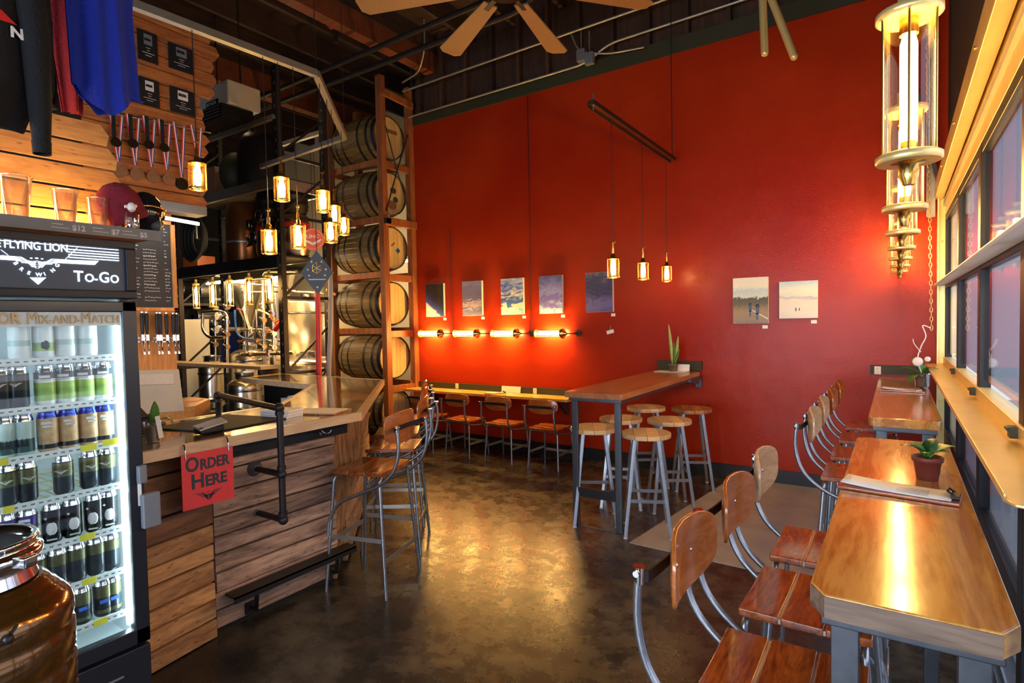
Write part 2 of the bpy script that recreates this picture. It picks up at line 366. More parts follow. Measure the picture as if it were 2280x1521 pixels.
# red wall: satin paint over slightly uneven board
m,n,l,b=nt('red_wall'); tc=n.new('ShaderNodeTexCoord'); ns=n.new('ShaderNodeTexNoise'); ns.inputs['Scale'].default_value=1.1; ns.inputs['Detail'].default_value=5
rp=n.new('ShaderNodeValToRGB'); rp.color_ramp.elements[0].position=.3; rp.color_ramp.elements[0].color=(.29,.014,.003,1); rp.color_ramp.elements[1].position=.75; rp.color_ramp.elements[1].color=(.38,.030,.005,1)
l.new(tc.outputs['Object'],ns.inputs[0]); l.new(ns.outputs[0],rp.inputs[0]); l.new(rp.outputs[0],b.inputs[0]); b.inputs['Roughness'].default_value=.28; b.inputs['Specular IOR Level'].default_value=.2
n2=n.new('ShaderNodeTexNoise'); n2.inputs['Scale'].default_value=90; n3=n.new('ShaderNodeTexNoise'); n3.inputs['Scale'].default_value=2.2
l.new(tc.outputs['Object'],n2.inputs[0]); l.new(tc.outputs['Object'],n3.inputs[0]); ma=n.new('ShaderNodeMath'); ma.operation='MULTIPLY_ADD'; ma.inputs[1].default_value=6
l.new(n3.outputs[0],ma.inputs[0]); l.new(n2.outputs[0],ma.inputs[2]); bp=n.new('ShaderNodeBump'); bp.inputs['Strength'].default_value=.22; bp.inputs['Distance'].default_value=.006
l.new(ma.outputs[0],bp.inputs['Height']); l.new(bp.outputs[0],b.inputs['Normal'])
# stained concrete floor
m,n,l,b=nt('floor_concrete'); tc=n.new('ShaderNodeTexCoord')
n1=n.new('ShaderNodeTexNoise'); n1.inputs['Scale'].default_value=.9; n1.inputs['Detail'].default_value=9; n1.inputs['Roughness'].default_value=.62; n1.inputs['Distortion'].default_value=.5
n2=n.new('ShaderNodeTexNoise'); n2.inputs['Scale'].default_value=7; n2.inputs['Detail'].default_value=8; n2.inputs['Roughness'].default_value=.7
l.new(tc.outputs['Object'],n1.inputs[0]); l.new(tc.outputs['Object'],n2.inputs[0])
ma=n.new('ShaderNodeMath'); ma.operation='MULTIPLY_ADD'; ma.inputs[1].default_value=.5; l.new(n2.outputs[0],ma.inputs[0]); l.new(n1.outputs[0],ma.inputs[2])
rp=n.new('ShaderNodeValToRGB'); e=rp.color_ramp.elements; e[0].position=.58; e[0].color=(.010,.009,.008,1); e[1].position=.95; e[1].color=(.12,.092,.055,1); x=e.new(.74); x.color=(.028,.022,.016,1)
l.new(ma.outputs[0],rp.inputs[0]); l.new(rp.outputs[0],b.inputs[0])
mr=n.new('ShaderNodeMapRange'); mr.inputs[1].default_value=.3; mr.inputs[2].default_value=.7; mr.inputs[3].default_value=.17; mr.inputs[4].default_value=.38; l.new(n2.outputs[0],mr.inputs[0]); l.new(mr.outputs[0],b.inputs['Roughness'])
bp=n.new('ShaderNodeBump'); bp.inputs['Strength'].default_value=.25; bp.inputs['Distance'].default_value=.006; l.new(n2.outputs[0],bp.inputs['Height']); l.new(bp.outputs[0],b.inputs['Normal'])
plain('slab_concrete',(.36,.31,.26),.55,var=.25,bscale=5,bump=.2)
# ================================================================== the setting
XR=.35; YW=6.0; ZC=5.5; XL=-13.0; YB=7.6; YF=-2.6
struct('floor', MB().bx(XL,XR,YF,YB,-.12,0), 'floor_concrete')
struct('trim_1', MB().prism([(-1.60,3.86),(XR,3.80),(XR,YW),(-1.36,YW)],0,.004), 'slab_concrete')['label']='lighter concrete patch in the floor'
struct('wall_back', MB().bx(-5.62,XR,YW,YW+.12,0,4.37), 'red_wall')
struct('baseboard_back', MB().bx(-5.62,XR,YW-.014,YW,0,.13), 'black_paint')
struct('trim_4', MB().bx(-5.62,XR,YW-.02,YW+.1,4.36,4.52), 'moss_paint')
up=MB().bx(-5.62,XR,YW+.06,YW+.12,4.5,ZC)
x=-5.5
while x<XR: up.bx(x,x+.045,YW-.03,YW+.06,4.52,ZC); x+=.41
struct('wall_upper', up, 'stud_wood')
struct('wall_side', MB().bx(-5.66,-5.62,YW+.02,YB,0,ZC), 'dark_trim')
struct('wall_rear', MB().bx(XL,-5.66,YB,YB+.1,0,ZC), 'cream')
struct('wall_left', MB().bx(XL-.1,XL,YF,YB,0,ZC), 'dark_trim')
struct('ceiling', MB().bx(XL,XR,YF,YB,ZC,ZC+.1), 'joist')
for i in range(20):
    x=XL+.5+i*.66
    struct('trim_%d'%(10+i), MB().bx(x,x+.05,YF,YB,ZC-.26,ZC), 'joist')
struct('trim_30', MB().bx(-7.3,-7.15,1.5,6.9,4.75,5.05), 'beam_red')
struct('trim_31', MB().bx(-5.35,-5.2,-1,6.8,5.0,5.24), 'beam_red')
# front wall (behind the camera) with a glazed opening for daylight
fw=MB().bx(XL,-4.2,YF-.1,YF,0,ZC).bx(-4.2,XR,YF-.1,YF,2.35,ZC).bx(.2,XR,YF-.1,YF,0,2.35)
struct('wall_front', fw, 'dark_trim')
wf=MB()
for x in (-4.2,-3.1,-2.0,-.9,.2): wf.bx(x-.03,x+.03,YF-.06,YF-.02,0,2.35)
for z in (.05,.8,1.55,2.32): wf.bx(-4.2,.2,YF-.06,YF-.02,z-.03,z+.03)
w1=struct('window_1', wf, 'black_paint'); struct('window_pane', MB().bx(-4.2,.2,YF-.045,YF-.04,0,2.35), 'window_glass', w1)
# right wall: above the garage door, and its glazed roll-up door
struct('wall_right', MB().bx(XR,XR+.12,YF,YB,2.74,ZC).bx(XR,XR+.12,YF,-.6,0,2.74), 'dark_trim')
door=thing('door_1','glazed roll-up garage door with dark mullions along the right wall','garage door',(XR,2.7,0)); door['kind']='structure'
Y0,Y1=-.6,5.93
fr=MB(); ys=[5.88,4.72,3.56,2.40,1.24,.08,-.56]
for y in ys:
    fr.bx(XR-.02,XR+.025,y-.045,y+.045,0,2.42)
for z0,z1 in ((0,.10),(.56,.68),(1.14,1.20),(1.82,1.88),(2.37,2.43)): fr.bx(XR-.018,XR+.025,Y0,Y1,z0,z1)
fr.build('mullion_frame','black_satin',door,world=True,bevel=.003)
MB().bx(XR-.03,XR+.03,Y0,Y1,1.195,1.26).build('bottom_rail','gold_metal',door,world=True,bevel=.003)
MB().bx(XR-.02,XR+.03,Y0,Y1,2.42,2.74).build('top_rail','gold_metal',door,world=True,bevel=.003)
for z0,z1 in ((.10,.56),(.68,1.14),(1.30,1.82),(1.88,2.37)):
    for k in range(6): MB().bx(XR-.002,XR+.002,ys[k+1]+.045,ys[k]-.045,z0,z1).build('pane','window_glass',door,world=True)
# horizontal struts that stiffen the door (one at table height, one above head height)
lg=MB(); yE=P(2238,1132,X=.20).y
lg.prism([(XR-.025,yE-.03),(XR-.09,yE-.03),(.215,yE-.015),(.200,yE+.02),(.200,5.86),(XR-.025,5.86)],1.196,1.204).bx(.200,.206,yE+.03,5.86,1.204,1.214); 
st=lg.build('strut','gold_metal',door,world=True,bevel=.002); st['label']='brass-coloured strut just above table height'
sh=MB().extr([(XR-.02,-.4,1.840),(XR-.09,-.4,1.838),(XR-.098,-.4,1.846),(XR-.09,-.4,1.856),(XR-.02,-.4,1.870)],(0,6.3,0))
s2=sh.build('strut','white',door,world=True,bevel=.002); s2['label']='white strut at head height'
for y in (4.72,3.56,2.40):
    for z in (1.235,):
        MB().box((XR-.040,y,z),(.02,.05,.035)).cyl((XR-.052,y,z+.01),.007,.04,'Y',10).build('hinge','moss_paint',door,world=True)
# door tracks and jamb at the far corner
tk=thing('track','galvanised vertical door track with bolts at the corner of the red wall','door track',(.30,5.90,0))
MB().bx(.275,.345,5.86,5.90,0,2.66).bx(.275,.285,5.80,5.9,0,2.66).build('rail','gold_metal',tk,world=True)
b=MB()
for z in (.4,.9,1.2,1.28,1.5,1.9,2.2): b.cyl((.31,5.855,z),.009,.012,'Y',10)
b.build('bolt','brass',tk,world=True)
tb=thing('track_beam','pale gold steel beam running overhead above the garage door','beam',(.28,3.2,2.55))
MB().beam((.285,5.85,2.60),(.285,1.0,2.68),.06,.12).build('beam','gold_metal',tb,world=True,bevel=.004)
MB().beam((.33,5.85,2.50),(.33,1.0,2.55),.03,.04).build('inner_rail','galv',tb,world=True)
for k in range(4): MB().cyl((.252,1.9+k*1.0,2.66-k*.015),.008,.01,'X',8).build('bolt','brass',tb,world=True)
MB().beam((.26,5.5,2.62),(.14,5.78,3.4),.03,.01).build('brace','galv',tb,world=True)
ch=thing('chain','thin galvanised pull chain hanging in the corner beside the red wall','chain',(.24,5.7,1.5))
cm=MB()
for k in range(75):
    z=1.5+k*.036; a=R(90)*(k%2); x0=.235-.0006*k
    cm.tube([(x0+.009*math.cos(a)*math.cos(t),5.7+.009*math.sin(a)*math.cos(t),z+.022*math.sin(t)) for t in [2*PI*j/8 for j in range(8)]],.0032,4,closed=True)
cm.build('links','gold_metal',ch,world=True)
one('post', MB().bx(.20,.26,5.80,5.84,2.4,4.4).bx(.20,.206,5.74,5.84,2.4,4.4), 'galv','perforated steel post rising above the corner lamp','post')
# outside: pavement, road and low wall
struct('ground_outside', MB().bx(XR+.12,14,-6,14,-.25,-.03), 'concrete_out')
struct('road_outside', MB().bx(3.0,14,-6,14,-.03,-.02), 'asphalt')
struct('building_outside', MB().bx(9,9.3,-4,13,0,3.2), 'brick_red')
struct('ground_front', MB().bx(-9,XR,-9,YF-.1,-.25,-.02), 'concrete_out')

# ================================================================== right-hand tables
def slab_table(name, label, x0,x1,y0,y1, z, mat, legs, ch=.05, thick=.05, cat='table', edge=False):
    t=thing(name,label,cat,((x0+x1)/2,y0,0))
    poly=[(x0+ch*.6,y0),(x1-ch*.6,y0),(x1,y0+ch),(x1,y1-.03),(x1-.03,y1),(x0+.03,y1),(x0,y1-.03),(x0,y0+ch)]
    MB().prism(poly,z-thick,z).build('tabletop',mat,t,world=True,bevel=.004)
    if edge: MB().prism([(poly[0][0],y0-.002),(poly[1][0],y0-.002),(poly[1][0],y0+.01),(poly[0][0],y0+.01)],z-thick+.003,z-.004).extr([(x0-.001,y0+ch,z-.004),(poly[0][0]-.0,y0-.002,z-.004),(poly[0][0],y0-.002,z-thick+.003),(x0-.001,y0+ch,z-thick+.003)],(.01,.01,0)).build('edge_shade_strip','edge_shade_wood',t,world=True)  # darker strip: the cool light on the table end put into its colour
    MB().bx(x0+.02,x1-.02,y0+.04,y1-.03,z-thick-.03,z-thick-.002).build('top_frame','flat_steel',t,world=True,bevel=.003)
    for yl in legs:
        for xl in (x0+.06,x1-.06):
            MB().bx(xl-.026,xl+.026,yl-.013,yl+.013,.0,z-thick-.03).build('leg','flat_steel',t,world=True,bevel=.003)
        MB().bx(x0+.03,x1-.03,yl-.013,yl+.013,0,.008).build('foot_bar','flat_steel',t,world=True)
        MB().bx(x0+.086,x1-.086,yl-.012,yl-.004,.24,.31).build('cross_bar','black_paint',t,world=True)
    return t
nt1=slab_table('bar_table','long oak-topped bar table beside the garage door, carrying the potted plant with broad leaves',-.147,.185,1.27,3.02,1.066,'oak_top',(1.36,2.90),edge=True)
nt2=slab_table('bar_table','farther oak bar table by the garage door, butting against the red wall',-.125,.20,3.62,5.97,1.066,'oak_top',(3.72,),ch=.035)
hb=MB().bx(-.19,.25,5.975,5.998,1.09,1.17).build('backsplash','moss_paint',nt2,world=True)
ht=slab_table('bar_table','narrow high table with steel frame legs standing out from the red wall',-2.15,-1.67,3.92,5.97,1.066,'hightop_wood',(3.99,),ch=.012,thick=.045)
MB().bx(-2.13,-1.66,5.965,5.998,1.075,1.17).build('backsplash','moss_paint',ht,world=True)
MB().bx(-1.72,-1.66,5.60,5.98,.99,1.02).extr([(-1.69,5.62,.985),(-1.69,5.98,.985),(-1.69,5.98,.93)],(.006,0,0)).bx(-1.72,-1.66,5.96,5.99,.90,1.0).build('wall_bracket','flat_steel',ht,world=True)

# long wall counter under the wall lamps
wc=thing('wall_counter','long pale wooden counter fixed to the red wall under the tube lamps','counter',(-4.4,5.85,.6))
MB().bx(-5.62,-3.09,5.70,5.99,.690,.722).build('tabletop','walltop_wood',wc,world=True,bevel=.003)
MB().bx(-5.62,-3.0,5.975,5.998,.722,.80).build('backsplash','moss_paint',wc,world=True)
for x in (-5.3,-4.3,-3.25):
    MB().extr([(x,5.74,.685),(x,5.99,.685),(x,5.99,.50),(x,5.96,.50)],(.03,0,0)).build('bracket','flat_steel',wc,world=True)
def outlet(x,z,label,y=5.974):
    t=thing('outlet',label,'outlet',(x,y,z),0)
    MB().box((0,0,0),(.05,.008,.07)).build('plate','off_white',t,bevel=.003)
    MB().box((0,-.005,.014),(.022,.004,.016)).box((0,-.005,-.014),(.022,.004,.016)).build('socket','cream',t)
outlet(-4.91,.764,'cream power outlet on the green strip above the left of the wall counter')
outlet(-3.68,.760,'cream power outlet on the green strip near the right end of the wall counter')
outlet(-.135,1.125,'cream power outlet on the red wall at the end of the far bar table',5.972)

# ================================================================== chairs
def chair(hs, bar, label, group, pale=False):
    """faces +Y; seat height hs"""
    t=thing('bar_chair' if bar else 'chair',label,'chair',group=group)
    w,d=.18,.175
    s=MB()
    for k in range(3):
        y0=-d+k*(2*d/3)
        s.grid(lambda u,v: ((u-.5)*2*w*(1-.06*(y0+v*.112>d*.9)), y0+.002+v*(2*d/3-.004), hs-.006*math.sin(PI*u)), 6,2,(0,0,-.026))
    s.build('seat','seat_wood',t,bevel=.005)
    g=MB()
    for k in (1,2): g.box((0,-d+k*2*d/3,hs-.014),(2*w-.004,.006,.014))
    g.build('metal_strip','galv',t)
    sp=.035 if bar else .012
    for sx in (-1,1):
        for sy,nm in ((1,'front'),(-1,'rear')):
            top=(sx*(w-.045),sy*(d-.03),hs-.035); kn=(sx*(w-.012),sy*(d-.02),hs-.05)
            ft=(sx*(w+sp),sy*(d+sp*.9),0.0)
            MB().tube(fillet([(sx*.06,sy*(d-.03),hs-.035),(sx*(w-.01),sy*(d-.02),hs-.036),ft],.035),.0105,10).build('leg','steel',t)
    sf=MB()
    for sy in (-1,1): sf.tube([(-.08,sy*(d-.03),hs-.035),(.08,sy*(d-.03),hs-.035)],.0105,8)
    sf.beam((-.10,-d+.03,hs-.036),(-.10,d-.03,hs-.036),.02,.005).beam((.10,-d+.03,hs-.036),(.10,d-.03,hs-.036),.02,.005)
    sf.build('seat_frame','steel',t)
    zt=hs+.27 if bar else hs+.245
    for sx in (-1,1):
        x=sx*(w+.004)
        if bar: pts=[(x,-d-.115,zt),(x,-d-.120,hs+.14),(x,-d-.085,hs+.02),(x,-d+.01,hs-.07),(x,-.02,hs-.135),(x,d-.06,hs-.20),(x+sx*.012,d+.005,hs-.30),(x+sx*.02,d+.012,hs-.40)]
        else: pts=[(x-sx*.006,-d-.075,zt),(x,-d-.07,hs+.10),(x,-d-.045,hs+.0),(x,-d+.02,hs-.05),(x,-.02,hs-.075),(x,d-.03,hs-.09)]
        MB().tube(bez(pts,5),.0105,10).build('back_post','steel',t)
        MB().tube([(x,-d-.115 if bar else -d-.075,zt-.03),(x,-d-.115 if bar else -d-.075,zt+.012)],[.011,.016],8).cyl((x,-d-.115 if bar else -d-.075,zt),.008,.045,'X',8).build('clamp','chrome',t)
    yb=-d-.115 if bar else -d-.075
    zp=zt; zt=zt-(.030 if bar else .02)
    br=MB()
    n=8
    for k in range(n):
        a0=-w+2*w*k/n; a1=-w+2*w*(k+1)/n; f=lambda q: yb+.020+.012*(1-(q/w)**2)
        br.beam((a0,f(a0),zp-.01),(a1,f(a1),zp-.01),.005,.028)
    for sx in (-1,1): br.beam((sx*(w+.008),yb,zp-.01),(sx*(w-.002),yb+.021,zp-.01),.006,.028)
    br.build('back_bracket','black_iron',t)
    # curved plywood back with round ends
    hb_=.098 if bar else .080; wb=.187
    def bk(u,v):
        a=2*PI*u; ca,sa=math.cos(a),math.sin(a); ex=2/3.4
        q=math.copysign(abs(ca)**ex,ca)*v; p=math.copysign(abs(sa)**ex,sa)*v
        return (q*wb, yb+.036+.045*q*q+.006*p*p, zt+.012+p*hb_*(1-.10*q*q)+.006*q*q)
    m_=MB(); nu,nv=36,6
    vs=[]; fs=[]
    for side in (0,.011):
        b0_=len(vs)
        for j in range(1,nv+1):
            for i in range(nu): p_=bk(i/nu,j/nv); vs.append((p_[0],p_[1]+side,p_[2]))
        p_=bk(0,0); vs.append((p_[0],p_[1]+side,p_[2])); c_i=len(vs)-1
        for i in range(nu): fs.append((c_i,b0_+i,b0_+(i+1)%nu))
        for j in range(nv-1):
            for i in range(nu): fs.append((b0_+j*nu+i,b0_+(j+1)*nu+i,b0_+(j+1)*nu+(i+1)%nu,b0_+j*nu+(i+1)%nu))
    k0=(nv-1)*nu; k1_=nv*nu+1+k0
    for i in range(nu): fs.append((k0+i,k0+(i+1)%nu,k1_+(i+1)%nu,k1_+i))
    m_.add(vs,fs,True); BK=m_.build('backrest','back_wood_pale' if pale else 'back_wood',t,bevel=.0025)
    for sx in (-1,1): MB().ball((sx*.060,yb+.050,zt+.01),.006,8).build('bolt','chrome',BK)
    for z,sy in (((.30,1),(.22,-1)) if bar else ((.14,1),)):
        e=sp*(1-z/hs)
        MB().beam((-(w+e),sy*(d+e*.9),z),(w+e,sy*(d+e*.9),z),.004,.03).build('footrest','galv',t)
    for sx in (-1,1):
        z=.34 if bar else .17; e=sp*(1-z/hs)
        MB().beam((sx*(w+e),-d-e,z),(sx*(w+e),d+e,z),.004,.026).build('side_bar','galv',t)
    return t
c0=chair(.74,True,'foremost bar chair at the long oak table, slatted seat half under its clipped corner','bar chairs along the garage door tables')
c0.location=(-.225,1.485,0); c0.rotation_euler=(0,0,R(-90))
names=['second bar chair along the long oak table, between the foremost one and a paler one','third bar chair along the long oak table, with a paler back']
pale=chair(.74,True,names[1],'bar chairs along the garage door tables',pale=True); pale.location=(-.215,2.44,0); pale.rotation_euler=(0,0,R(-90))
dup(c0,(-.220,1.97,0),R(-91),names[0])
dup(pale,(-.17,3.70,0),R(-90),'pale-backed bar chair at the near end of the farther oak table')
dup(pale,(-.17,4.22,0),R(-89),'pale-backed bar chair second along the farther oak table')
dup(c0,(-.165,4.78,0),R(-90),'dark-backed bar chair third along the farther oak table')
dup(c0,(-.16,5.34,0),R(-90),'dark-backed bar chair beside the red wall at the farther oak table')
# at the bar: standing along its slanted end
cb=dup(c0,(-2.735,2.47,0),R(106),'bar chair at the corner of the plank bar, standing nearest the order sign','chairs at the slanted end of the bar')
for (x,y,a,lb) in [(-3.05,2.98,124,'second bar chair along the slanted end of the bar, just behind the corner chair'),
                   (-3.42,3.38,130,'third bar chair along the slanted end of the bar'),
                   (-3.80,3.80,134,'farthest bar chair at the slanted end of the bar, beside the barrel rack')]:
    dup(c0,(x,y,0),R(a),lb,'chairs at the slanted end of the bar')
w0=chair(.45,False,'low chair under the wall counter, rightmost, next to the high table','low chairs along the wall counter')
w0.location=(-3.19,5.50,0)
for x,lb in ((-3.79,'low chair under the wall counter, second from the high table'),(-4.39,'low chair under the wall counter, third from the high table'),(-4.98,'low chair at the left end of the wall counter, half hidden by the bar chairs')):
    dup(w0,(x,5.51,0),R(random.uniform(-3,3)),lb)

# ================================================================== stools
def stool(label, mat='stool_wood'):
    t=thing('bar_stool',label,'stool',group='round stools around the high table')
    s=MB(); h=.76; r=.185
    for k in range(4):   # boards of the round top
        x0,x1=-r+k*r/2+.0008,-r+(k+1)*r/2-.0008
        pl=[]; m=8
        for j in range(m+1): x=x0+(x1-x0)*j/m; pl.append((x,math.sqrt(max(r*r-x*x,0))))
        pl+= [(x,-y) for x,y in pl[::-1]]
        pl=[p for i,p in enumerate(pl) if i==0 or (abs(p[0]-pl[i-1][0])+abs(p[1]-pl[i-1][1]))>1e-5]
        if abs(pl[0][0]-pl[-1][0])+abs(pl[0][1]-pl[-1][1])<1e-5: pl.pop()
        s.prism(pl,h-.034,h)
    s.build('seat',mat,t,bevel=.004)
    for sx in (-1,1):
        for sy in (-1,1):
            MB().beam((sx*.085,sy*.085,h-.036),(sx*.165,sy*.165,.006),.026,.026,up=(1,0,0)).build('leg','steel',t,bevel=.002)
            MB().cyl((sx*.165,sy*.165,.004),.016,.008,'Z',10).build('foot_cap','off_white',t)
    for z,ax in ((.27,0),(.27,1),(.27,2),(.27,3)):
        e=.165-.08*z/.73; c=[((-e,-e),(e,-e)),((e,-e),(e,e)),((e,e),(-e,e)),((-e,e),(-e,-e))][ax]
        MB().beam((*c[0],z+(.05 if ax%2 else 0)),(*c[1],z+(.05 if ax%2 else 0)),.005,.026).build('stretcher','steel',t)
    MB().cyl((0,0,h-.038),.10,.006,'Z',20).build('mounting_plate','flat_steel',t)
    return t
s0=stool('round wooden stool under the front left of the high table'); s0.location=(-2.02,4.17,0); s0.rotation_euler=(0,0,R(28))
for x,y,a,lb in ((-2.0,4.67,20,'round wooden stool second on the left side of the high table'),(-2.03,5.36,33,'round wooden stool far left of the high table, by the red wall'),
              (-1.575,4.15,24,'round pale stool at the front right of the high table'),(-1.605,4.78,30,'round pale stool midway along the right side of the high table')):
    dup(s0,(x,y,0),R(a),lb)
s5=stool('round stool with a darker red-brown seat, nearest the wall, right of the high table','stool_wood_red'); s5.location=(-1.62,5.47,0); s5.rotation_euler=(0,0,R(25))

# ================================================================== lamps
def cage_pendant(label, group, cord_len):
    t=thing('pendant_lamp',label,'pendant lamp',group=group)   # origin at the lower rim
    MB().lathe([(.050,0),(.052,.004),(.050,.010)],n=20,cap=False).build('lower_rim','brass',t)
    MB().lathe([(.050,.150),(.050,.158),(.018,.164),(.018,.19),(.012,.195)],n=20,cap=False).build('upper_rim','brass',t)
    c=MB()
    for k in range(21):
        z=.008+k*.0071; c.tube([(.0495*math.cos(a),.0495*math.sin(a),z) for a in [2*PI*j/20 for j in range(20)]],.0014,4,closed=True)
    for k in range(5):
        a=2*PI*k/8; c.tube([(.0485*math.cos(a),.0485*math.sin(a),.005),(.0485*math.cos(a),.0485*math.sin(a),.152)],.0015,4)
    c.build('cage','brass',t)
    MB().lathe([(.004,.018),(.017,.03),(.021,.055),(.021,.095),(.012,.135),(.010,.15)],n=14).build('bulb','pendant_bulb',t)
    MB().cyl((0,0,.215),.0105,.05,'Z',12).cyl((0,0,.262),.0055,.05,'Z',10).build('socket','brass',t)
    MB().tube([(-.024,0,.285),(.024,0,.285)],.0035,8).tube([(.018,0,.276),(.018,0,.294)],.003,6).build('valve_handle','brass',t)
    MB().tube([(0,0,.285),(0,0,cord_len)],.0028,6).build('cord','black_paint',t)
    return t
def chandelier_bar(): pass
b1=thing('ceiling_bar','angled bronze mounting bar hanging above the high table','light bar',(-1.9,4.92,3.235))
MB().bx(-1.925,-1.875,3.96,5.87,3.235,3.26).bx(-1.929,-1.925,3.96,5.87,3.21,3.26).build('bar','black_iron',b1,world=True)
MB().bx(-1.925,-1.88,3.965,5.865,3.228,3.234).build('wooden_face','copper_tank',b1,world=True)
for y in (5.83,): MB().tube([(-1.9,y,3.25),(-1.9,y,ZC)],.005,6).build('hanging_rod','black_iron',b1,world=True)
MB().tube([(-1.9,4.0,3.2),(-1.9,4.0,3.32)],.008,6).build('bolt','steel',b1,world=True)
ys=[4.325,4.985,5.63]
p0=cage_pendant('caged brass pendant above the high table, nearest of the three','pendant lamps over the high table',3.235-1.96)
p0.location=(-1.9,ys[0],1.955)
dup(p0,(-1.9,ys[1],1.972),None,'caged brass pendant above the high table, middle of the three'); dup(p0,(-1.9,ys[2],1.985),None,'caged brass pendant above the high table, farthest of the three')
for k,y in enumerate(ys[1:]): pass
# loop of strut over the bar
L=thing('ceiling_strut','folded loop of galvanised strut hanging above the bar','light bar',(-3.5,2.2,3.40))
lp=[(-3.52,.9,3.40),(-3.42,2.68,3.40),(-4.36,3.72,3.40),(-5.9,3.84,3.40)]
for a,b_ in zip(lp,lp[1:]): MB().beam(a,b_,.045,.045).build('strut','galv',L,world=True)
for p in (lp[1],lp[2],(-3.5,1.3,3.4)): MB().tube([(p[0],p[1],3.42),(p[0],p[1],ZC-.26)],.003,6).build('hanging_wire','black_iron',L,world=True)
def seg_hit(x,y,line):
    d=FWD*F_PX+RT*(x-CX)-UP*(y-CY); best=None
    for a,b_ in zip(line,line[1:]):
        ex,ey=b_[0]-a[0],b_[1]-a[1]; det=d.x*(-ey)+d.y*ex
        t=((a[0])*(-ey)+(a[1])*ex)/det; s_=(d.x*a[1]-d.y*a[0])/-det if abs(det)>1e-9 else 9
        px_,py_=d.x*t,d.y*t; k=((px_-a[0])*ex+(py_-a[1])*ey)/(ex*ex+ey*ey)
        e=max(0,-k,k-1)
        if t>0 and (best is None or e<best[0]): best=(e,EYE+d*t)
    return best[1]
grp='caged pendants hanging from the strut loop over the bar'
pb=[(441,422,-3.47,'caged pendant over the bar, leftmost, in front of the medals'),(628,447,-3.44,'caged pendant over the bar, second from left and largest looking'),(720,472,-3.62,'caged pendant over the bar beside the steel upright'),
    (745,500,-4.28,'caged pendant over the bar, upper of the cluster by the barrels'),(766,523,-4.40,'caged pendant over the bar closest to the barrels'),(737,540,-4.52,'lowest caged pendant of the cluster by the round orange sign'),
    (665,553,-5.05,'caged pendant just left of the round orange sign'),(600,565,-5.72,'farthest caged pendant, hanging over the dark rack beam')]
pp=cage_pendant(pb[0][3],grp,.9); 
for i,(x,y,X,lb) in enumerate(pb):
    q=seg_hit(x,y,lp)
    o=pp if i==0 else dup(pp,q,None,lb); o.location=q
for i,o in enumerate([o for o in bpy.data.objects if o.name.startswith('pendant_lamp') and o.get('group')==grp]):
    for ch_ in o.children:
        if ch_.name.startswith('cord'):
            ch_.data=ch_.data.copy(); top=3.38-o.location.z
            for v in ch_.data.vertices:
                if v.co.z>.5: v.co.z=top

def tube_lamp(label, group, rc, h, rods=6, bulb='big_bulb', rb=.017):
    """vertical tube lamp in a cage of rods; origin at the lower plate"""
    t=thing('tube_lamp',label,'lamp',group=group)
    MB().lathe([(rc,0),(rc*1.05,.004),(rc*1.05,.016),(rc*.95,.02)],n=28).build('lower_plate','gold_metal',t)
    MB().lathe([(rc*.95,h-.02),(rc*1.05,h-.016),(rc*1.05,h-.003),(rc*.6,h+.004),(rc*.35,h+.02),(rc*.35,h+.05)],n=28).build('upper_plate','gold_metal',t)
    for k in range(rods):
        a=2*PI*(k+.5)/rods; MB().tube([(rc*.92*math.cos(a),rc*.92*math.sin(a),.01),(rc*.92*math.cos(a),rc*.92*math.sin(a),h-.01)],.0028,6).build('rod','brass',t)
    MB().lathe([(rc*.82,.02),(rc*.82,h-.02)],n=24,cap=False).build('glass_tube','lamp_glass',t)
    MB().lathe([(rb*.5,.05),(rb,.07),(rb,h-.075),(rb*.7,h-.055)],n=16).build('bulb',bulb,t)
    MB().cyl((0,0,h-.037),rb*1.1,.035,'Z',14).cyl((0,0,.032),rb*.9,.03,'Z',14).build('socket','brass',t)
    return t
gl='tube lamps in a row above the tables by the garage door'
tl=tube_lamp('largest-looking tube lamp of the row hanging by the garage door',gl,.062,.34)
MB().tube([(0,0,.38),(0,0,ZC-1.962)],.006,8).build('stem','black_iron',tl)
MB().lathe([(.012,-.05),(.02,-.03),(.02,-.005),(.035,0)],n=14).build('finial','brass',tl)
tl.location=(.022,1.60,1.962)
order=['second','third','fourth','fifth','sixth','farthest']
for k in range(6): dup(tl,(.022,2.34+.70*k,1.962),None,'%s tube lamp in the row by the garage door, %s'%(order[k],'just behind the largest' if k==0 else 'closest to the red wall' if k==5 else 'counted from the largest'))
# brewery counter lamps
gb='small tube lamps over the brewery counter'
bl=None
for i,(x,lb) in enumerate(((438,'leftmost'),(475,'second'),(513,'third'),(556,'fourth'),(601,'last, nearest the steel upright'))):
    q=P(x,[688,685,683,680,676][i],Y=4.03)
    if bl is None:
        bl=tube_lamp('glowing tube lamp over the brewery counter, '+lb,gb,.042,.34,4,'tube_bulb',.016); MB().tube([(0,0,.37),(0,0,2.30-q.z)],.004,6).build('cord','black_iron',bl); bl.location=q
    else: dup(bl,q,None,'glowing tube lamp over the brewery counter, '+lb)
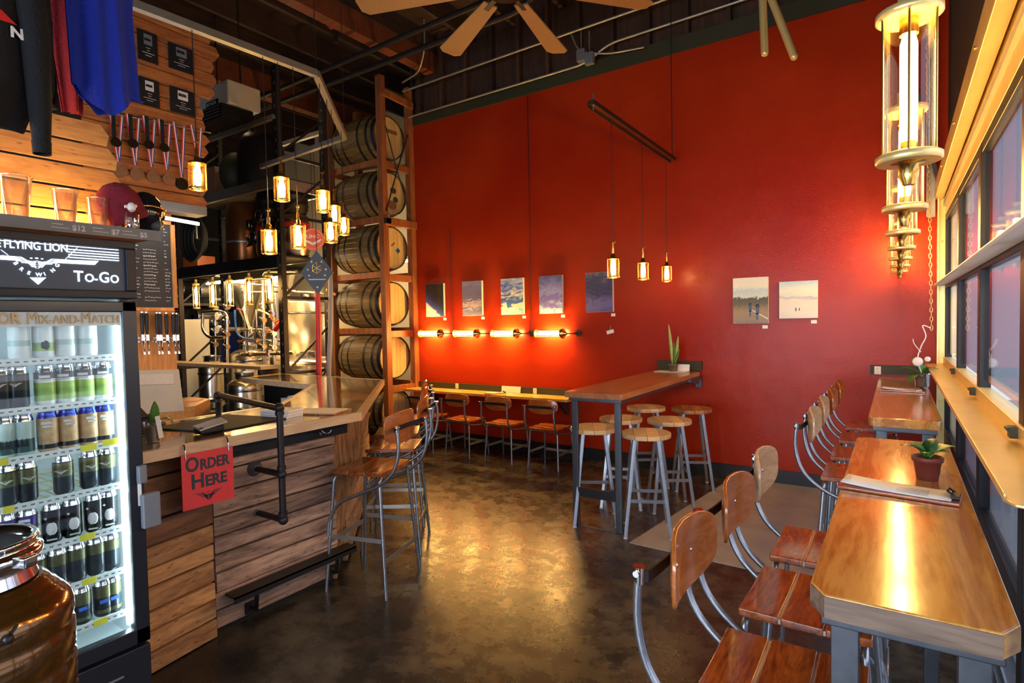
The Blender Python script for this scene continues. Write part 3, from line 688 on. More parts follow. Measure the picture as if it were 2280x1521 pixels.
# horizontal wall lamps
gw='horizontal tube lamps on the red wall above the wall counter'
def wall_lamp(label):
    t=thing('wall_lamp',label,'wall lamp',group=gw)   # axis along X; origin on wall below
    h=.36; rc=.055
    rot=Matrix.Translation((-.20,-.125,0))@Matrix.Rotation(R(90),4,'Y')
    MB().lathe([(rc*.9,0),(rc,.006),(rc,.02)],n=24).build('end_cap','brass',t,M=rot)
    MB().lathe([(rc*.95,h-.01),(rc*1.1,h),(rc*1.1,h+.022),(rc*.6,h+.028),(rc*.4,h+.06),(.012,h+.07)],n=24).build('collar','brass',t,M=rot)
    MB().lathe([(rc*.85,.02),(rc*.85,h)],n=24,cap=False).build('glass_tube','lamp_glass',t,M=rot)
    MB().lathe([(.012,.03),(.020,.05),(.020,h-.06),(.014,h-.03)],n=14).build('bulb','wall_bulb',t,M=rot)
    for k in range(4):
        a=PI/4+PI/2*k; MB().tube([(rc*.95*math.cos(a),rc*.95*math.sin(a),.01),(rc*.95*math.cos(a),rc*.95*math.sin(a),h)],.0025,6).build('rod','brass',t,M=rot)
    MB().tube(fillet([(.22,-.125,0),(.32,-.125,0),(.32,-.01,0)],.03),.006,8).cyl((.32,-.006,0),.04,.01,'Y',20).build('arm','black_iron',t)
    return t
wl=None
for i,(x,lb) in enumerate(((957,'leftmost, beside the barrel rack'),(1036,'second from left'),(1122,'third from left'),(1222,'rightmost of the four'))):
    q=P(x+2,743,Y=YW-.125); q.y=YW
    lb='glowing horizontal tube lamp on the red wall, '+lb
    if wl is None: wl=wall_lamp(lb); wl.location=q
    else: dup(wl,q,None,lb)
for x,i in ((-4.98,0),(-3.72,1)):
    one('lamp_cable',MB().tube([(x,YW-.008,1.48),(x,YW-.008,2.9 if i==0 else 4.36)],.004,6),'black_paint','thin black cable running %s to the %s wall lamp'%(('down the red wall','left') if i==0 else ('from the top of the red wall','third')),'cable')
# ================================================================== the bar
BZ=1.066
bar=thing('bar_counter','plank-clad bar with a shiny resin top and slanted far end','bar counter',(-3.3,2.4,0))
outer=[(-2.80,1.06),(-2.80,2.46),(-4.24,4.03),(-5.95,4.05)]
inner=[(-5.90,3.52),(-4.54,3.40),(-3.62,2.42),(-3.62,1.06)]
def inset(poly, d):
    out=[];n=len(poly)
    for i in range(n):
        a,b,c=Vector((*poly[i-1],0)),Vector((*poly[i],0)),Vector((*poly[(i+1)%n],0))
        n1=Vector((-(b-a).y,(b-a).x,0)).normalized(); n2=Vector((-(c-b).y,(c-b).x,0)).normalized()
        m=(n1+n2).normalized(); k=d/max(.3,m.dot(n1)); out.append(((b+m*k).x,(b+m*k).y))
    return out
poly=outer+inner
ins=inset(poly,.035)
MB().prism(ins,BZ-.03,BZ-.002).build('resin_top','bar_resin',bar,world=True)
# wooden edging round the top
ed=MB()
for i in range(len(poly)):
    a,b=poly[i],poly[(i+1)%len(poly)]; c,d=ins[(i+1)%len(poly)],ins[i]
    ed.prism([a,b,c,d],BZ-.052,BZ)
ed.build('wooden_edge','bar_edge_wood',bar,world=True)
MB().prism(inset(poly,.05),BZ-.052,BZ-.03).build('underside','black_paint',bar,world=True)
# core and cladding
core=[(-2.98,1.56),(-2.98,2.34),(-3.10,2.52),(-4.34,3.86),(-5.9,3.90),(-5.9,3.78),(-4.42,3.72),(-3.22,2.44),(-3.12,1.06),(-2.905,1.06)]
MB().prism(core,0,BZ-.05).build('core','dark_gap',bar,world=True)
def clad(a,b_,z0,z1,n,mat,name,thick=.022,jit=.012,seed=1,gap=.010):
    rnd=random.Random(seed); A=Vector((*a,0));B=Vector((*b_,0)); d=(B-A).normalized(); nn=Vector((d.y,-d.x,0))
    m=MB(); z=z0; hs=[rnd.uniform(.85,1.15) for _ in range(n)]; s=sum(hs)
    for h in hs:
        hh=(z1-z0)*h/s; t=thick+rnd.uniform(0,jit); e0=rnd.uniform(0,.004); 
        m.beam(A+d*e0+nn*t/2+Vector((0,0,z+hh/2)), B-d*rnd.uniform(0,.004)+nn*t/2+Vector((0,0,z+hh/2)), t, hh-gap)
        z+=hh
    return m.build(name,mat,bar,world=True,bevel=.003)
o1=clad((-2.975,1.575),(-2.975,2.36),.035,.985,9,'reclaimed','plank_cladding',seed=4); o1['label']='grey-brown reclaimed planks'
o2=clad((-2.896,1.06),(-2.975,1.57),.0,.60,6,'reclaimed_warm','plank_cladding',seed=9); o2['label']='orange-toned planks'
o3=clad((-2.896,1.06),(-2.975,1.57),.60,1.01,4,'reclaimed_dark','plank_cladding',seed=2); o3['label']='darker stained upper planks'
clad((-3.10,2.52),(-4.34,3.86),.02,.98,9,'reclaimed','plank_cladding',seed=6)
# live-edge slab closing the corner
rnd=random.Random(3)
L_=[(-2.965,2.345)]; pts=[]
prof=[(0,.02),(.15,.06),(.32,.10),(.5,.17),(.66,.26),(.82,.34),(.95,.42),(1.0,.44)]
A=Vector((-2.955,2.35,0)); D=Vector((-.25,.97,0)).normalized()
lo=[A+Vector((0,0,z)) for z,_ in prof]; hi=[A+D*(w_+rnd.uniform(-.012,.012))+Vector((0,0,z*1.0)) for z,w_ in prof]
MB().extr([Vector((p.x,p.y,max(.0,p.z))) for p in lo]+[Vector((p.x,p.y,p.z)) for p in hi[::-1]],(-.05,-.013,0)).build('live_edge_slab','live_edge',bar,world=True,bevel=.006)
MB().bx(-2.95,-2.89,1.66,2.42,.935,1.012).build('fascia_box','black_satin',bar,world=True,bevel=.003)
MB().bx(-2.93,-2.86,1.52,1.72,.965,1.012).build('junction_box','black_satin',bar,world=True,bevel=.003)
hk=MB()
for s_ in (-1,1): hk.tube(bez([(-2.87,2.20,.995),(-2.85,2.20+s_*.01,.975),(-2.83,2.20+s_*.03,.972),(-2.825,2.20+s_*.042,.988)],4),.004,6)
hk.tube([(-2.87,2.2,1.01),(-2.87,2.2,.975)],.004,6)
hk.build('purse_hook','chrome',bar,world=True)
# foot rail
fr_=thing('foot_rail','black steel foot rail along the bottom of the plank bar','foot rail',(-2.86,2.05,.10))
MB().beam((-2.86,1.60,.225),(-2.86,2.40,.225),.09,.012).beam((-2.82,1.60,.212),(-2.82,2.40,.212),.010,.035).build('rail','black_iron',fr_,world=True)
for y in (1.76,2.30):
    MB().tube([(-2.94,y,.08),(-2.89,y,.08),(-2.87,y,.22)],.012,8).bx(-2.952,-2.935,y-.03,y+.03,.05,.11).build('bracket','black_iron',fr_,world=True)
# gas-pipe hand rail
pr=thing('pipe_rail','black iron pipe hand rail bolted to the bar front and looping over the top','pipe rail',(-2.86,1.9,.55))
X0=-2.955; 
for z in (.835,.590):
    MB().lathe([(.045,0),(.045,.008),(.020,.012),(.020,.03)],(X0,1.815,z),'X',20).build('flange','steel',pr,world=True)
    MB().tube([(X0+.02,1.815,z),(-2.70,1.815,z)] ,.0165,12).build('arm','black_iron',pr,world=True)
MB().tube(fillet([(-2.70,1.815,.575),(-2.70,1.815,1.185)],.02),.0175,12).build('upright','black_iron',pr,world=True)
MB().tube([(-2.70,1.815,1.185),(-3.50,1.93,1.20),(-3.50,1.93,1.066)],.0175,12).build('top_pipe','black_iron',pr,world=True)
for p in ((-2.70,1.815,.590),(-2.70,1.815,.835),(-2.70,1.815,1.19),(-3.50,1.93,1.195)):
    f=MB().ball(p,.026,14); f.cyl((p[0],p[1],p[2]+(.0 if p[2]>1 else .035)-.03*(p[2]>1)),.023,.02,'Z',14); f.build('elbow','black_iron',pr,world=True)
# ORDER HERE sign
sg=thing('order_sign','red square ORDER HERE sign clipped to the front edge of the bar','sign',(-2.78,1.47,.77))
MB().bx(-2.782,-2.778,1.345,1.597,.757,1.022).build('panel','red_sign',sg,world=True)
textfit('Order',.215,.072,'sign_ink',(-2.777,1.364,.934),M_X,sg,bold=.0016,small=.74)
textfit('Here',.172,.072,'sign_ink',(-2.777,1.390,.850),M_X,sg,bold=.0016,small=.74)
def emblem(M, sc_, mat, parent, name='emblem'):
    """winged lion-head mark: fanned wing bars either side of a small head of converging strokes"""
    m=MB(); 
    def bar_(x0,y0,x1,y1,w): m.beam((x0*sc_,y0*sc_,.0008),(x1*sc_,y1*sc_,.0008),.0012,w*sc_,up=(-(y1-y0),(x1-x0),0))
    for s in (-1,1):
        for k in range(5):
            yo=.30-.085*k; bar_(s*(.95-.13*k),yo,s*(.42-.05*k),yo-.02,.04); bar_(s*(.42-.05*k),yo-.02,s*(.24-.03*k),yo-.25,.04)
        for k in range(5): bar_(s*(.02+.055*k),.12-.02*k,s*(.10+.055*k),-.20+.055*k,.03)
        for k in range(4): bar_(s*.02,-.02-.11*k,s*(.25-.05*k),.10-.11*k,.032)
    m.ball((0,.28*sc_,0),.05*sc_,8,(1,1,.02)).ball((-.15*sc_,.26*sc_,0),.04*sc_,8,(1,1,.02)).ball((.15*sc_,.26*sc_,0),.04*sc_,8,(1,1,.02))
    return m.build(name,mat,parent,M=M) if parent is None else _emb(m,name,mat,parent,M)
def _emb(m,name,mat,parent,M):
    off=Vector((0,0,0)); q=parent
    while q is not None: off+=q.location; q=q.parent
    return m.build(name,mat,parent,M=Matrix.Translation(-off)@M)
emblem(Matrix.Translation((-2.777,1.468,.805))@M_X,.065,'sign_ink',sg)
for y in (1.365,1.575):
    MB().tube([(-2.797,y,1.066),(-2.786,y,1.068),(-2.779,y,1.03),(-2.777,y,1.0)],.0045,6).build('clip','chrome',sg,world=True)

# ---- things on the bar
def world_thing(name,label,cat,loc,group=None): return thing(name,label,cat,loc,0,group)
mt=one('bar_mat', MB().prism([(-3.42,1.50),(-2.98,1.62),(-3.02,2.08),(-3.50,1.98)],BZ,BZ+.006),'rubber','black rubber bar mat lying on the bar top','bar mat')
cd=world_thing('card_reader','small black card reader with a pale top on the bar edge','card reader',(-3.0,1.60,BZ))
MB().box((-3.0,1.60,BZ+.02),(.075,.13,.035)).build('base','black_satin',cd,world=True,bevel=.008)
MB().box((-2.995,1.605,BZ+.045),(.075,.15,.012),rot=(R(10),R(12),0)).build('top_shell','silver_plastic',cd,world=True,bevel=.005)
mn=world_thing('menu_stack','small stack of paper menus on the bar by the pipe rail','paper stack',(-3.13,2.12,BZ))
for k in range(3): MB().box((-3.13,2.12,BZ+.006+.016*k),(.20,.14,.014),rot=(0,0,R(12+3*k))).build('booklet','paper',mn,world=True)
cl=world_thing('clipboard','brown clipboard with a menu sheet lying on the bar','clipboard',(-3.05,2.34,BZ))
MB().box((-3.05,2.34,BZ+.004),(.32,.22,.008),rot=(0,0,R(22))).build('board','reclaimed_warm',cl,world=True)
MB().box((-3.05,2.34,BZ+.0095),(.28,.20,.003),rot=(0,0,R(22))).build('sheet','paper',cl,world=True)
def leaf(m, base, tip, wdt, droop=.3, n=6, up=(0,0,1)):
    base=Vector(base);tip=Vector(tip);d=tip-base;sd=d.cross(Vector(up)); sd=sd.normalized() if sd.length>1e-5 else Vector((1,0,0)); u=sd.cross(d).normalized()
    def fn(a,b):
        w_=math.sin(PI*min(1,b*.93+.05))**.8*wdt
        return base+d*b+u*(droop*d.length*math.sin(PI*b)*.5-abs(a-.5)*-.25*w_)+sd*(a-.5)*2*w_*.5
    m.grid(fn,2,n,u*-.0015); return m
op=world_thing('potted_orchid','young plant with two leaves in a clear plastic cup on the bar beside the fridge','plant',(-3.02,1.335,BZ))
MB().lathe([(.030,.002),(.042,.10)],( -3.02,1.335,BZ),n=18,cap=False).build('cup','cup_plastic',op,world=True)
MB().lathe([(.028,.004),(.038,.075),(.0,.08)],(-3.02,1.335,BZ),n=14).build('bark','clay_grey',op,world=True)
m_=MB(); leaf(m_,(-3.02,1.335,BZ+.08),(-3.0,1.34,BZ+.20),.045,.1,up=(1,0,0)); m_.build('leaf','leaf',op,world=True)
m_=MB(); leaf(m_,(-3.02,1.345,BZ+.09),(-2.98,1.42,BZ+.06),.045,.8); m_.build('leaf','leaf',op,world=True)
MB().box((-2.975,1.345,BZ+.075),(.002,.022,.11),rot=(R(8),0,0)).build('tag','paper',op,world=True)
# tablet on its stand, printer
tp=world_thing('tablet_stand','white point-of-sale tablet seen from behind on a black stand','tablet',(-3.52,1.52,BZ))
MB().box((-3.46,1.55,BZ+.20),(.012,.30,.25),rot=(R(-4),R(-14),R(6))).build('tablet_back','box_white',tp,world=True,bevel=.02,seg=4)
MB().box((-3.447,1.54,BZ+.27),(.004,.22,.06),rot=(R(-4),R(-14),R(6))).build('notice','paper',tp,world=True)
MB().tube([(-3.50,1.52,BZ),(-3.49,1.52,BZ+.14)],.02,10).cyl((-3.5,1.52,BZ+.008),.09,.016,'Z',20).build('stand','black_satin',tp,world=True)
pn=world_thing('receipt_printer','small black receipt printer on the bar beside the tablet','printer',(-3.32,1.33,BZ))
MB().box((-3.32,1.34,BZ+.05),(.13,.14,.10)).build('body','black_satin',pn,world=True,bevel=.01)
MB().box((-3.26,1.34,BZ+.115),(.10,.13,.02),rot=(0,R(25),0)).build('lid','black_paint',pn,world=True,bevel=.004)
# shelf and bag under the bar, butcher block behind
us=one('under_shelf', MB().bx(-5.35,-4.75,3.50,3.76,.62,.645),'rack_wood','dark red shelf board under the rear bar top','shelf')
bag=one('bag',MB().grid(lambda u,v:(-4.80-.42*u,3.52+.02*math.sin(9*u),.655+.26*v*(1-.25*abs(u-.5))+.012*math.sin(14*u+5*v)),14,8,(0,.16,0)),'paper','white paper bag lying on the shelf under the rear bar top','bag')
bb=world_thing('butcher_block','thick butcher-block counter behind the bar, its end sticking out','counter',(-4.95,1.9,0))
MB().prism([(-4.62,.9),(-4.62,2.36),(-4.95,2.66),(-5.26,2.66),(-5.26,.9)],.88,1.0).build('block_top','block_wood',bb,world=True,bevel=.004)
MB().bx(-5.2,-4.75,.9,2.3,0,.88).build('cabinet','black_paint',bb,world=True)
MB().prism([(-5.0,2.42),(-4.86,2.50),(-4.95,2.6),(-5.12,2.6)],1.0,1.006).build('inlay','orange_hose',bb,world=True)

# ================================================================== fridge
FX=-2.45; fy0,fy1=.34,1.045
fg=thing('drinks_fridge','black glass-door drinks fridge full of cans, its lit header reading TO-GO','fridge',(-2.8,.69,0))
body=MB().bx(FX-.62,FX-.045,fy0,fy0+.035,.05,1.955).bx(FX-.62,FX-.045,fy1-.035,fy1,.05,1.955).bx(FX-.62,FX-.59,fy0,fy1,.05,1.955).bx(FX-.62,FX-.045,fy0,fy1,.36,.40).bx(FX-.62,FX-.05,fy0,fy1,1.735,1.955)
body.build('cabinet','fridge_black',fg,world=True,bevel=.004)
MB().bx(FX-.59,FX-.58,fy0+.035,fy1-.035,.40,1.735).build('back_liner','fridge_inner',fg,world=True)
MB().bx(FX-.58,FX-.06,fy0+.035,fy0+.042,.40,1.735).build('side_liner','fridge_inner',fg,world=True)
MB().bx(FX-.58,FX-.06,fy1-.042,fy1-.035,.40,1.735).build('side_liner','fridge_inner',fg,world=True)
MB().bx(FX-.58,FX-.06,fy0+.035,fy1-.035,.40,.408).build('floor_liner','fridge_inner',fg,world=True)
hd=MB().bx(FX-.05,FX+.012,fy0,fy1,1.735,1.765).bx(FX-.05,FX+.012,fy0,fy1,1.925,1.955).bx(FX-.05,FX+.012,fy0,fy0+.03,1.765,1.925).bx(FX-.05,FX+.012,fy1-.035,fy1,1.765,1.925).build('header_frame','black_satin',fg,world=True,bevel=.004)
hp=MB().bx(FX-.04,FX-.002,fy0+.03,fy1-.035,1.765,1.925).build('header_panel','slate_sign',fg,world=True)
z0=1.895; xx=FX+.0005
HP=lambda x,y: P(x,y,X=xx)
g1=HP(10,560); g2=HP(150,540); textfit('FLYING LION',g2.y-g1.y,.027,'sign_light',(xx,g1.y,HP(80,556).z-.001),M_X,hp,bold=.0004); textfit('THE',.060,.025,'sign_light',(xx,g1.y-.068,HP(80,556).z),M_X,hp,bold=.0004)
cyE=HP(82,580).y; czE=HP(82,585).z
ln=MB()
ln.bx(xx,xx+.001,fy0+.03,.99,1.918,1.921)
for k in range(4): ln.bx(xx,xx+.001,.83,.99,1.906-k*.0095,1.910-k*.0095)
ln.extr([HP(128,578),HP(220,581),HP(211,590),HP(116,585)],(.001,0,0))
ln.extr([HP(-60,566),HP(36,571),HP(46,581),HP(-60,574)],(.001,0,0))
ln.beam(HP(172,552),HP(146,577),.0012,.0035,up=(1,0,0)); ln.beam(HP(2,556),HP(18,568),.0012,.0035,up=(1,0,0))
ln.extr([HP(66,618),HP(103,618),HP(85,634)],(.001,0,0))
ln.build('sign_lines','sign_light',hp,world=True)
emblem(Matrix.Translation((xx,cyE,czE))@M_X@Matrix.Diagonal((1,.55,1,1)),.10,'sign_light',hp)
for k,c_ in enumerate('BREWING'):
    a=R(208+k*124/6); rr=.064; cy=cyE+rr*math.cos(a); cz=czE+.024+rr*math.sin(a)
    text(c_,.017,'sign_light',Matrix.Translation((xx,cy,cz))@M_X@Matrix.Rotation(a+R(90),4,'Z')@Matrix.Translation((-.005,-.006,0)),hp,bold=.0004)
ga=HP(165,627); gb_=HP(265,627); textfit('To-Go',gb_.y-ga.y,.040,'sign_light',(xx,ga.y,ga.z),M_X,hp,bold=.0006,small=.76)
# door
dr=MB().bx(FX-.045,FX,fy0,fy0+.05,.39,1.725).bx(FX-.045,FX,fy1-.052,fy1,.39,1.725).bx(FX-.045,FX,fy0,fy1,1.685,1.725).bx(FX-.045,FX,fy0,fy1,.39,.45)
D=dr.build('door','fridge_black',fg,world=True,bevel=.004)
MB().bx(FX-.012,FX-.008,fy0+.05,fy1-.052,.45,1.685).build('door_glass','fridge_glass',D,world=True)
MB().bx(FX-.014,FX-.0125,fy0+.05,fy1-.055,1.635,1.685).build('glass_band','off_white',D,world=True)
ga=P(62,711,X=FX-.0075); gb_=P(265,711,X=FX-.0075); textfit('Mix-and-Match',gb_.y-ga.y,.040,'tan_ink',(FX-.0075,ga.y,1.643),M_X,D,bold=0,small=.78)
ga=P(-20,711,X=FX-.0075); gb_=P(47,711,X=FX-.0075); textfit('FOR',gb_.y-ga.y,.040,'tan_ink',(FX-.0075,ga.y,1.643),M_X,D,bold=.001)
h_=MB().bx(FX,FX+.028,fy1-.03,fy1+.002,1.02,1.09).bx(FX,FX+.03,fy1-.02,fy1+.045,.84,.975); h_.build('door_handle','grey_plastic',D,world=True,bevel=.006)
MB().bx(FX+.0,FX+.002,fy1-.025,fy1-.012,.93,1.07).build('handle_sticker','paper',D,world=True)
gr=MB().bx(FX-.05,FX-.004,fy0,fy1,.03,.375)
gr.build('base_grille','fridge_black',fg,world=True,bevel=.004)
for k in range(5): MB().bx(FX-.006,FX+.001,fy0+.06,fy1-.1,.08+.052*k,.086+.052*k).build('grille_slot','grey_plastic',fg,world=True)
MB().bx(FX-.10,FX-.02,fy0+.03,fy1-.03,0,.05).build('kick_plate','black_paint',fg,world=True)
# LED strips
MB().bx(FX-.060,FX-.050,fy1-.060,fy1-.050,.46,1.68).build('led_strip','led_cool',fg,world=True)
MB().bx(FX-.060,FX-.050,fy0+.050,fy0+.060,.46,1.68).build('led_strip','led_cool',fg,world=True)
SH=[1.515,1.347,1.180,1.015,.848,.680,.512]
for z in SH:
    m=MB()
    for k in range(20):
        y=fy0+.05+k*.0312; m.beam((FX-.56,y,z),(FX-.07,y,z),.003,.003)
    for xq in (-.56,-.4,-.24): m.beam((FX+xq,fy0+.045,z-.003),(FX+xq,fy1-.045,z-.003),.004,.004)
    m.build('wire_shelf','gold_metal' if z==.848 or z==.680 or z==1.015 else 'wire_white',fg,world=True)
    MB().bx(FX-.064,FX-.058,fy0+.045,fy1-.045,z-.014,z+.010).build('shelf_front','wire_white',fg,world=True)
    m=MB()
    for k in range(26): m.bx(FX-.058,FX-.0574,fy0+.06+k*.0235,fy0+.072+k*.0235,z-.004,z+.001)
    m.build('shelf_dashes','grey_plastic',fg,world=True)
for (y0,y1,z) in ((.86,.91,1.180),(.93,1.0,1.188),(.845,.89,.848),(.845,.89,.680),(.875,.92,.512),(.63,.66,1.015),(.62,.65,1.18)):
    MB().bx(FX-.056,FX-.0545,y0,y1,z-.012,z+.012).build('price_tag','yellow_tag',fg,world=True)

# ---- cans
def can(label, body, extra, grp, lid='chrome'):
    t=thing('drink_can',label,'can',group=grp)
    r=.0315; h=.150
    MB().lathe([(.023,0),(.0275,.004),(r,.014),(r,.122)],n=20).build('body',body,t)
    MB().lathe([(r,.122),(.0295,.132),(.0262,.140),(.0275,.144),(.0275,.147),(.024,.147),(.024,.143),(0,.143)],n=20).build('lid',lid,t)
    for k,(z0,z1,mat) in enumerate(extra): MB().lathe([(r+.0003,z0),(r+.0003,z1)],n=20,cap=False).build('label_band',mat,t)
    return t
plain('can_dark',(.012,.02,.028),.28,.3); plain('can_olive',(.10,.105,.04),.35,.4,var=.5,bscale=45); plain('can_black',(.008,.008,.010),.25,.2); plain('can_purple',(.05,.03,.22),.3,.3)
plain('can_white',(.75,.8,.8),.35); plain('can_green',(.30,.48,.10),.4,var=.7,bscale=28); plain('can_tan',(.52,.34,.17),.45,var=.5,bscale=35); plain('can_mist',(.42,.55,.52),.35,var=.3,bscale=20); plain('sticker_blue',(.05,.16,.75),.5); plain('can_pine',(.02,.07,.07),.4,var=.6,bscale=40); plain('lid_blue',(.05,.10,.5),.25,.9)
plain('can_pink',(.55,.25,.2),.4)
def mark(t, kind):
    r=.0322
    if kind=='emblem':
        emblem(Matrix.Translation((r,0,.085))@M_X,.022,'chalk',t)
    if kind=='glass':
        m=MB().ball((r-.003,.0,.055),.017,10,(.25,1,1.5)); m.build('print_mark','chalk',t)
        MB().ball((r-.001,.002,.045),.006,8,(.3,1.2,1)).build('print_spot','can_pink',t)
        MB().box((r-.004,-.016,.094),(.004,.007,.007),rot=(R(45),0,0)).build('print_spot','chalk',t)
        MB().box((r-.001,.0,.016),(.001,.03,.005)).build('print_line','chalk',t)
    if kind=='line':
        MB().box((r-.001,0,.106),(.0015,.032,.009)).box((r-.001,.003,.094),(.0015,.028,.006)).build('print_line','chalk',t)
    if kind=='tree':
        for dy in (-.012,.003,.015): MB().extr([(r-.003,dy-.007,.035),(r-.003,dy+.007,.035),(r-.003,dy,.035+.03)],(.003,0,0)).build('print_tree','can_dark',t)
    if kind=='figure':
        MB().ball((r-.003,.003,.05),.014,8,(.25,1,1.4)).build('print_mark','can_dark',t)
    return t
rows=[ # shelf z, [(photo x, type)]
 (1.515,[(38,'white'),(92,'white2'),(140,'white'),(190,'white')],'top shelf'),
 (1.347,[(-6,'dark'),(36,'dark'),(96,'green'),(142,'green'),(184,'green'),(226,'green')],'second shelf'),
 (1.180,[(4,'mist'),(47,'mist'),(102,'tan'),(148,'tan'),(193,'tan'),(236,'tan')],'third shelf'),
 (1.015,[(10,'olive'),(56,'olive'),(138,'olive'),(196,'olive'),(241,'olive')],'fourth shelf'),
 (.848,[(8,'purple'),(56,'purple'),(112,'glass'),(157,'glass'),(206,'glass'),(250,'glass')],'fifth shelf'),
 (.680,[(30,'olive2'),(76,'olive2'),(124,'olive2'),(167,'olive2'),(210,'olive2'),(250,'olive2')],'sixth shelf'),
 (.512,[(135,'blue'),(178,'blue'),(226,'blue'),(268,'blue')],'bottom shelf')]
desc={'white':'pale can','white2':'pale can with green print','dark':'navy can with emblem','green':'green and white can','mist':'misty teal can','tan':'tan can with a blue lid','olive':'black can with olive top band',
 'purple':'purple can','glass':'black can with glass print','olive2':'dull olive-banded can','blue':'dark can with blue sticker'}
specs={'white':('can_white',[(.05,.07,'can_mist')],'',None),'white2':('can_white',[(.03,.06,'can_green')],'figure',None),'dark':('can_dark',[],'emblem',None),
 'green':('can_white',[(.098,.122,'can_dark'),(.02,.085,'can_green')],'line',None),'mist':('can_mist',[(.014,.06,'can_pine')],'tree',None),'tan':('can_tan',[(.014,.03,'can_dark')],'line','lid_blue'),
 'olive':('can_dark',[(.068,.118,'can_olive')],'emblem',None),'purple':('can_purple',[],'line',None),'glass':('can_black',[],'glass',None),'olive2':('can_dark',[(.082,.12,'can_olive')],'',None),'blue':('can_dark',[(.075,.12,'can_olive'),(.016,.03,'can_olive')],'stick',None)}
protos={}
pos_word={0:'first',1:'second',2:'third',3:'fourth',4:'fifth',5:'sixth'}
for z,items,shelf in rows:
    n_=len(items)
    for i,(x,ty) in enumerate(items):
        q=P(x,760,X=FX-.12) ; q=P(x,{1.515:750,1.347:850,1.18:950,1.015:1070,.848:1170,.68:1260,.512:1350}[z],X=FX-.12)
        y=min(max(q.y,fy0+.085),fy1-.088)
        lb='%s on the fridge %s, %s'%(desc[ty],shelf,['at its handle end','second from the handle end','third from the handle end','fourth from the handle end','fifth from the handle end','farthest from the handle'][n_-1-i])
        if ty not in protos:
            b_,ex,mk,lid=specs[ty]; t=can(lb,b_,ex,'cans standing in the fridge',lid or 'chrome'); mark(t,mk)
            if mk=='stick': MB().box((.0315,.004,.062),(.002,.026,.013),rot=(R(8),0,0)).build('sticker','sticker_blue',t)
            protos[ty]=t; t.location=(FX-.105,y,z+.0025); t.rotation_euler=(0,0,R(random.uniform(-25,-5)))
        else: dup(protos[ty],(FX-.105,y,z+.0025),R(random.uniform(-30,0)),lb)
# ================================================================== shelf of cups over the fridge, plank walls
sf=thing('cup_shelf','black shelf edge with chalked prices above the fridge','shelf',(-2.95,.8,2.0))
MB().bx(-2.80,-2.785,.1,1.30,2.015,2.062).build('shelf_edge','grey_plastic',sf,world=True)
MB().bx(-3.14,-2.80,.1,1.30,2.03,2.06).build('shelf_board','rack_wood',sf,world=True)
for y,s in ((P(135,500,X=-2.785).y,'$12'),(P(225,515,X=-2.785).y,'$7'),(P(290,522,X=-2.785).y,'$5')):
    text(s,.030,'chalk',Matrix.Translation((-2.7845,y+.038,2.026))@M_X,sf,bold=.0008)
    for k in range(2): MB().bx(-2.785,-2.7840,y-.03,y+.028-.02*k,2.030+k*.014,2.0325+k*.014).build('chalk_line','chalk',sf,world=True)
text('$7',.022,'chalk',Matrix.Translation((-2.7845,.66,2.027))@M_X,sf,bold=.0006)
pw=thing('plank_wall','pale pallet-board panel with ragged ends behind the cups','wall panel',(-3.17,.6,2.06))
rnd=random.Random(5)
for k in range(6):
    z0=2.065+k*.108; e=(1.235,1.255,1.265,1.25,1.22,1.0)[k]+.02
    m=MB().extr([(-3.15,.0,z0),(-3.15,e+rnd.uniform(-.02,.01),z0),(-3.15,e+.015,z0+.05),(-3.15,e-.02,z0+.098),(-3.15,.0,z0+.098)],(-.018,0,0))
    m.build('plank','pallet_wood',pw,world=True,bevel=.002)
MB().bx(-3.20,-3.17,.2,1.15,2.06,2.7).build('backing','dark_gap',pw,world=True)
MB().bx(-3.10,-3.085,.12,1.18,2.064,2.074).build('led_strip','led_warm',sf,world=True)
def cup(x,y,label,s=1.0):
    s*=1.36
    t=thing('plastic_cup',label,'cup',(x,y,2.062),0,'clear cups on the lit shelf')
    MB().lathe([(0,.001),(.028*s,.001),(.040*s,.125*s),(.042*s,.128*s),(.0385*s,.126*s),(.0265*s,.004)],n=20,cap=False).build('wall','cup_plastic',t)
    MB().lathe([(.041*s,.124*s),(.0435*s,.128*s),(.041*s,.132*s)],n=20,cap=False).build('rim','cup_plastic',t)
    return t
for (px,lb,s) in ((30,'large clear plastic cup at the left end of the lit shelf',1.0),(140,'clear plastic cup in the middle of the lit shelf',.85),(211,'small clear plastic cup at the right of the row on the lit shelf',.76)):
    q=P(px,470,X=-2.95); cup(-2.92,q.y-.0,lb,s)
# bust wearing beanie
q=P(300,480,X=-2.93)
bu=thing('display_head','black glossy display head wearing a maroon beanie and gold mask, on the shelf','mannequin head',(-2.95,P(303,480,X=-2.95).y+.01,2.062))
hm=MB().ball((0,.03,.115),.075,20,(.85,1,1.18)); hm.lathe([(.06,0),(.045,.03),(.04,.07)],(0,.01,0),n=16)
hm.ball((.0,.098,.095),.02,10,(.7,1.1,1)).ball((0,.085,.06),.03,10,(.8,.8,.7)); hm.build('head','black_gloss',bu)
MB().ball((0,.088,.112),.034,12,(1.1,.8,.75)).tube(bez([(.055,-.02,.125),(.06,.04,.13),(.045,.09,.125),(.02,.11,.12)],4),.006,6).build('gold_mask','gold_mask',bu)
MB().lathe([(.088,-.05),(.090,.0),(.084,.06),(.062,.105),(.025,.128),(0,.130)],(0,-.012,.115),n=24,sx=.95,sy=1.05).build('beanie','maroon_knit',bu,M=Matrix.Rotation(R(26),4,'X'))
MB().ball((.02,-.055,.05),.04,10,(.6,.7,1.3)).build('scarf_end','maroon_knit',bu)
MB().ball((.03,.06,.05),.035,10,(.5,.8,1)).build('bandana','slate_sign',bu)
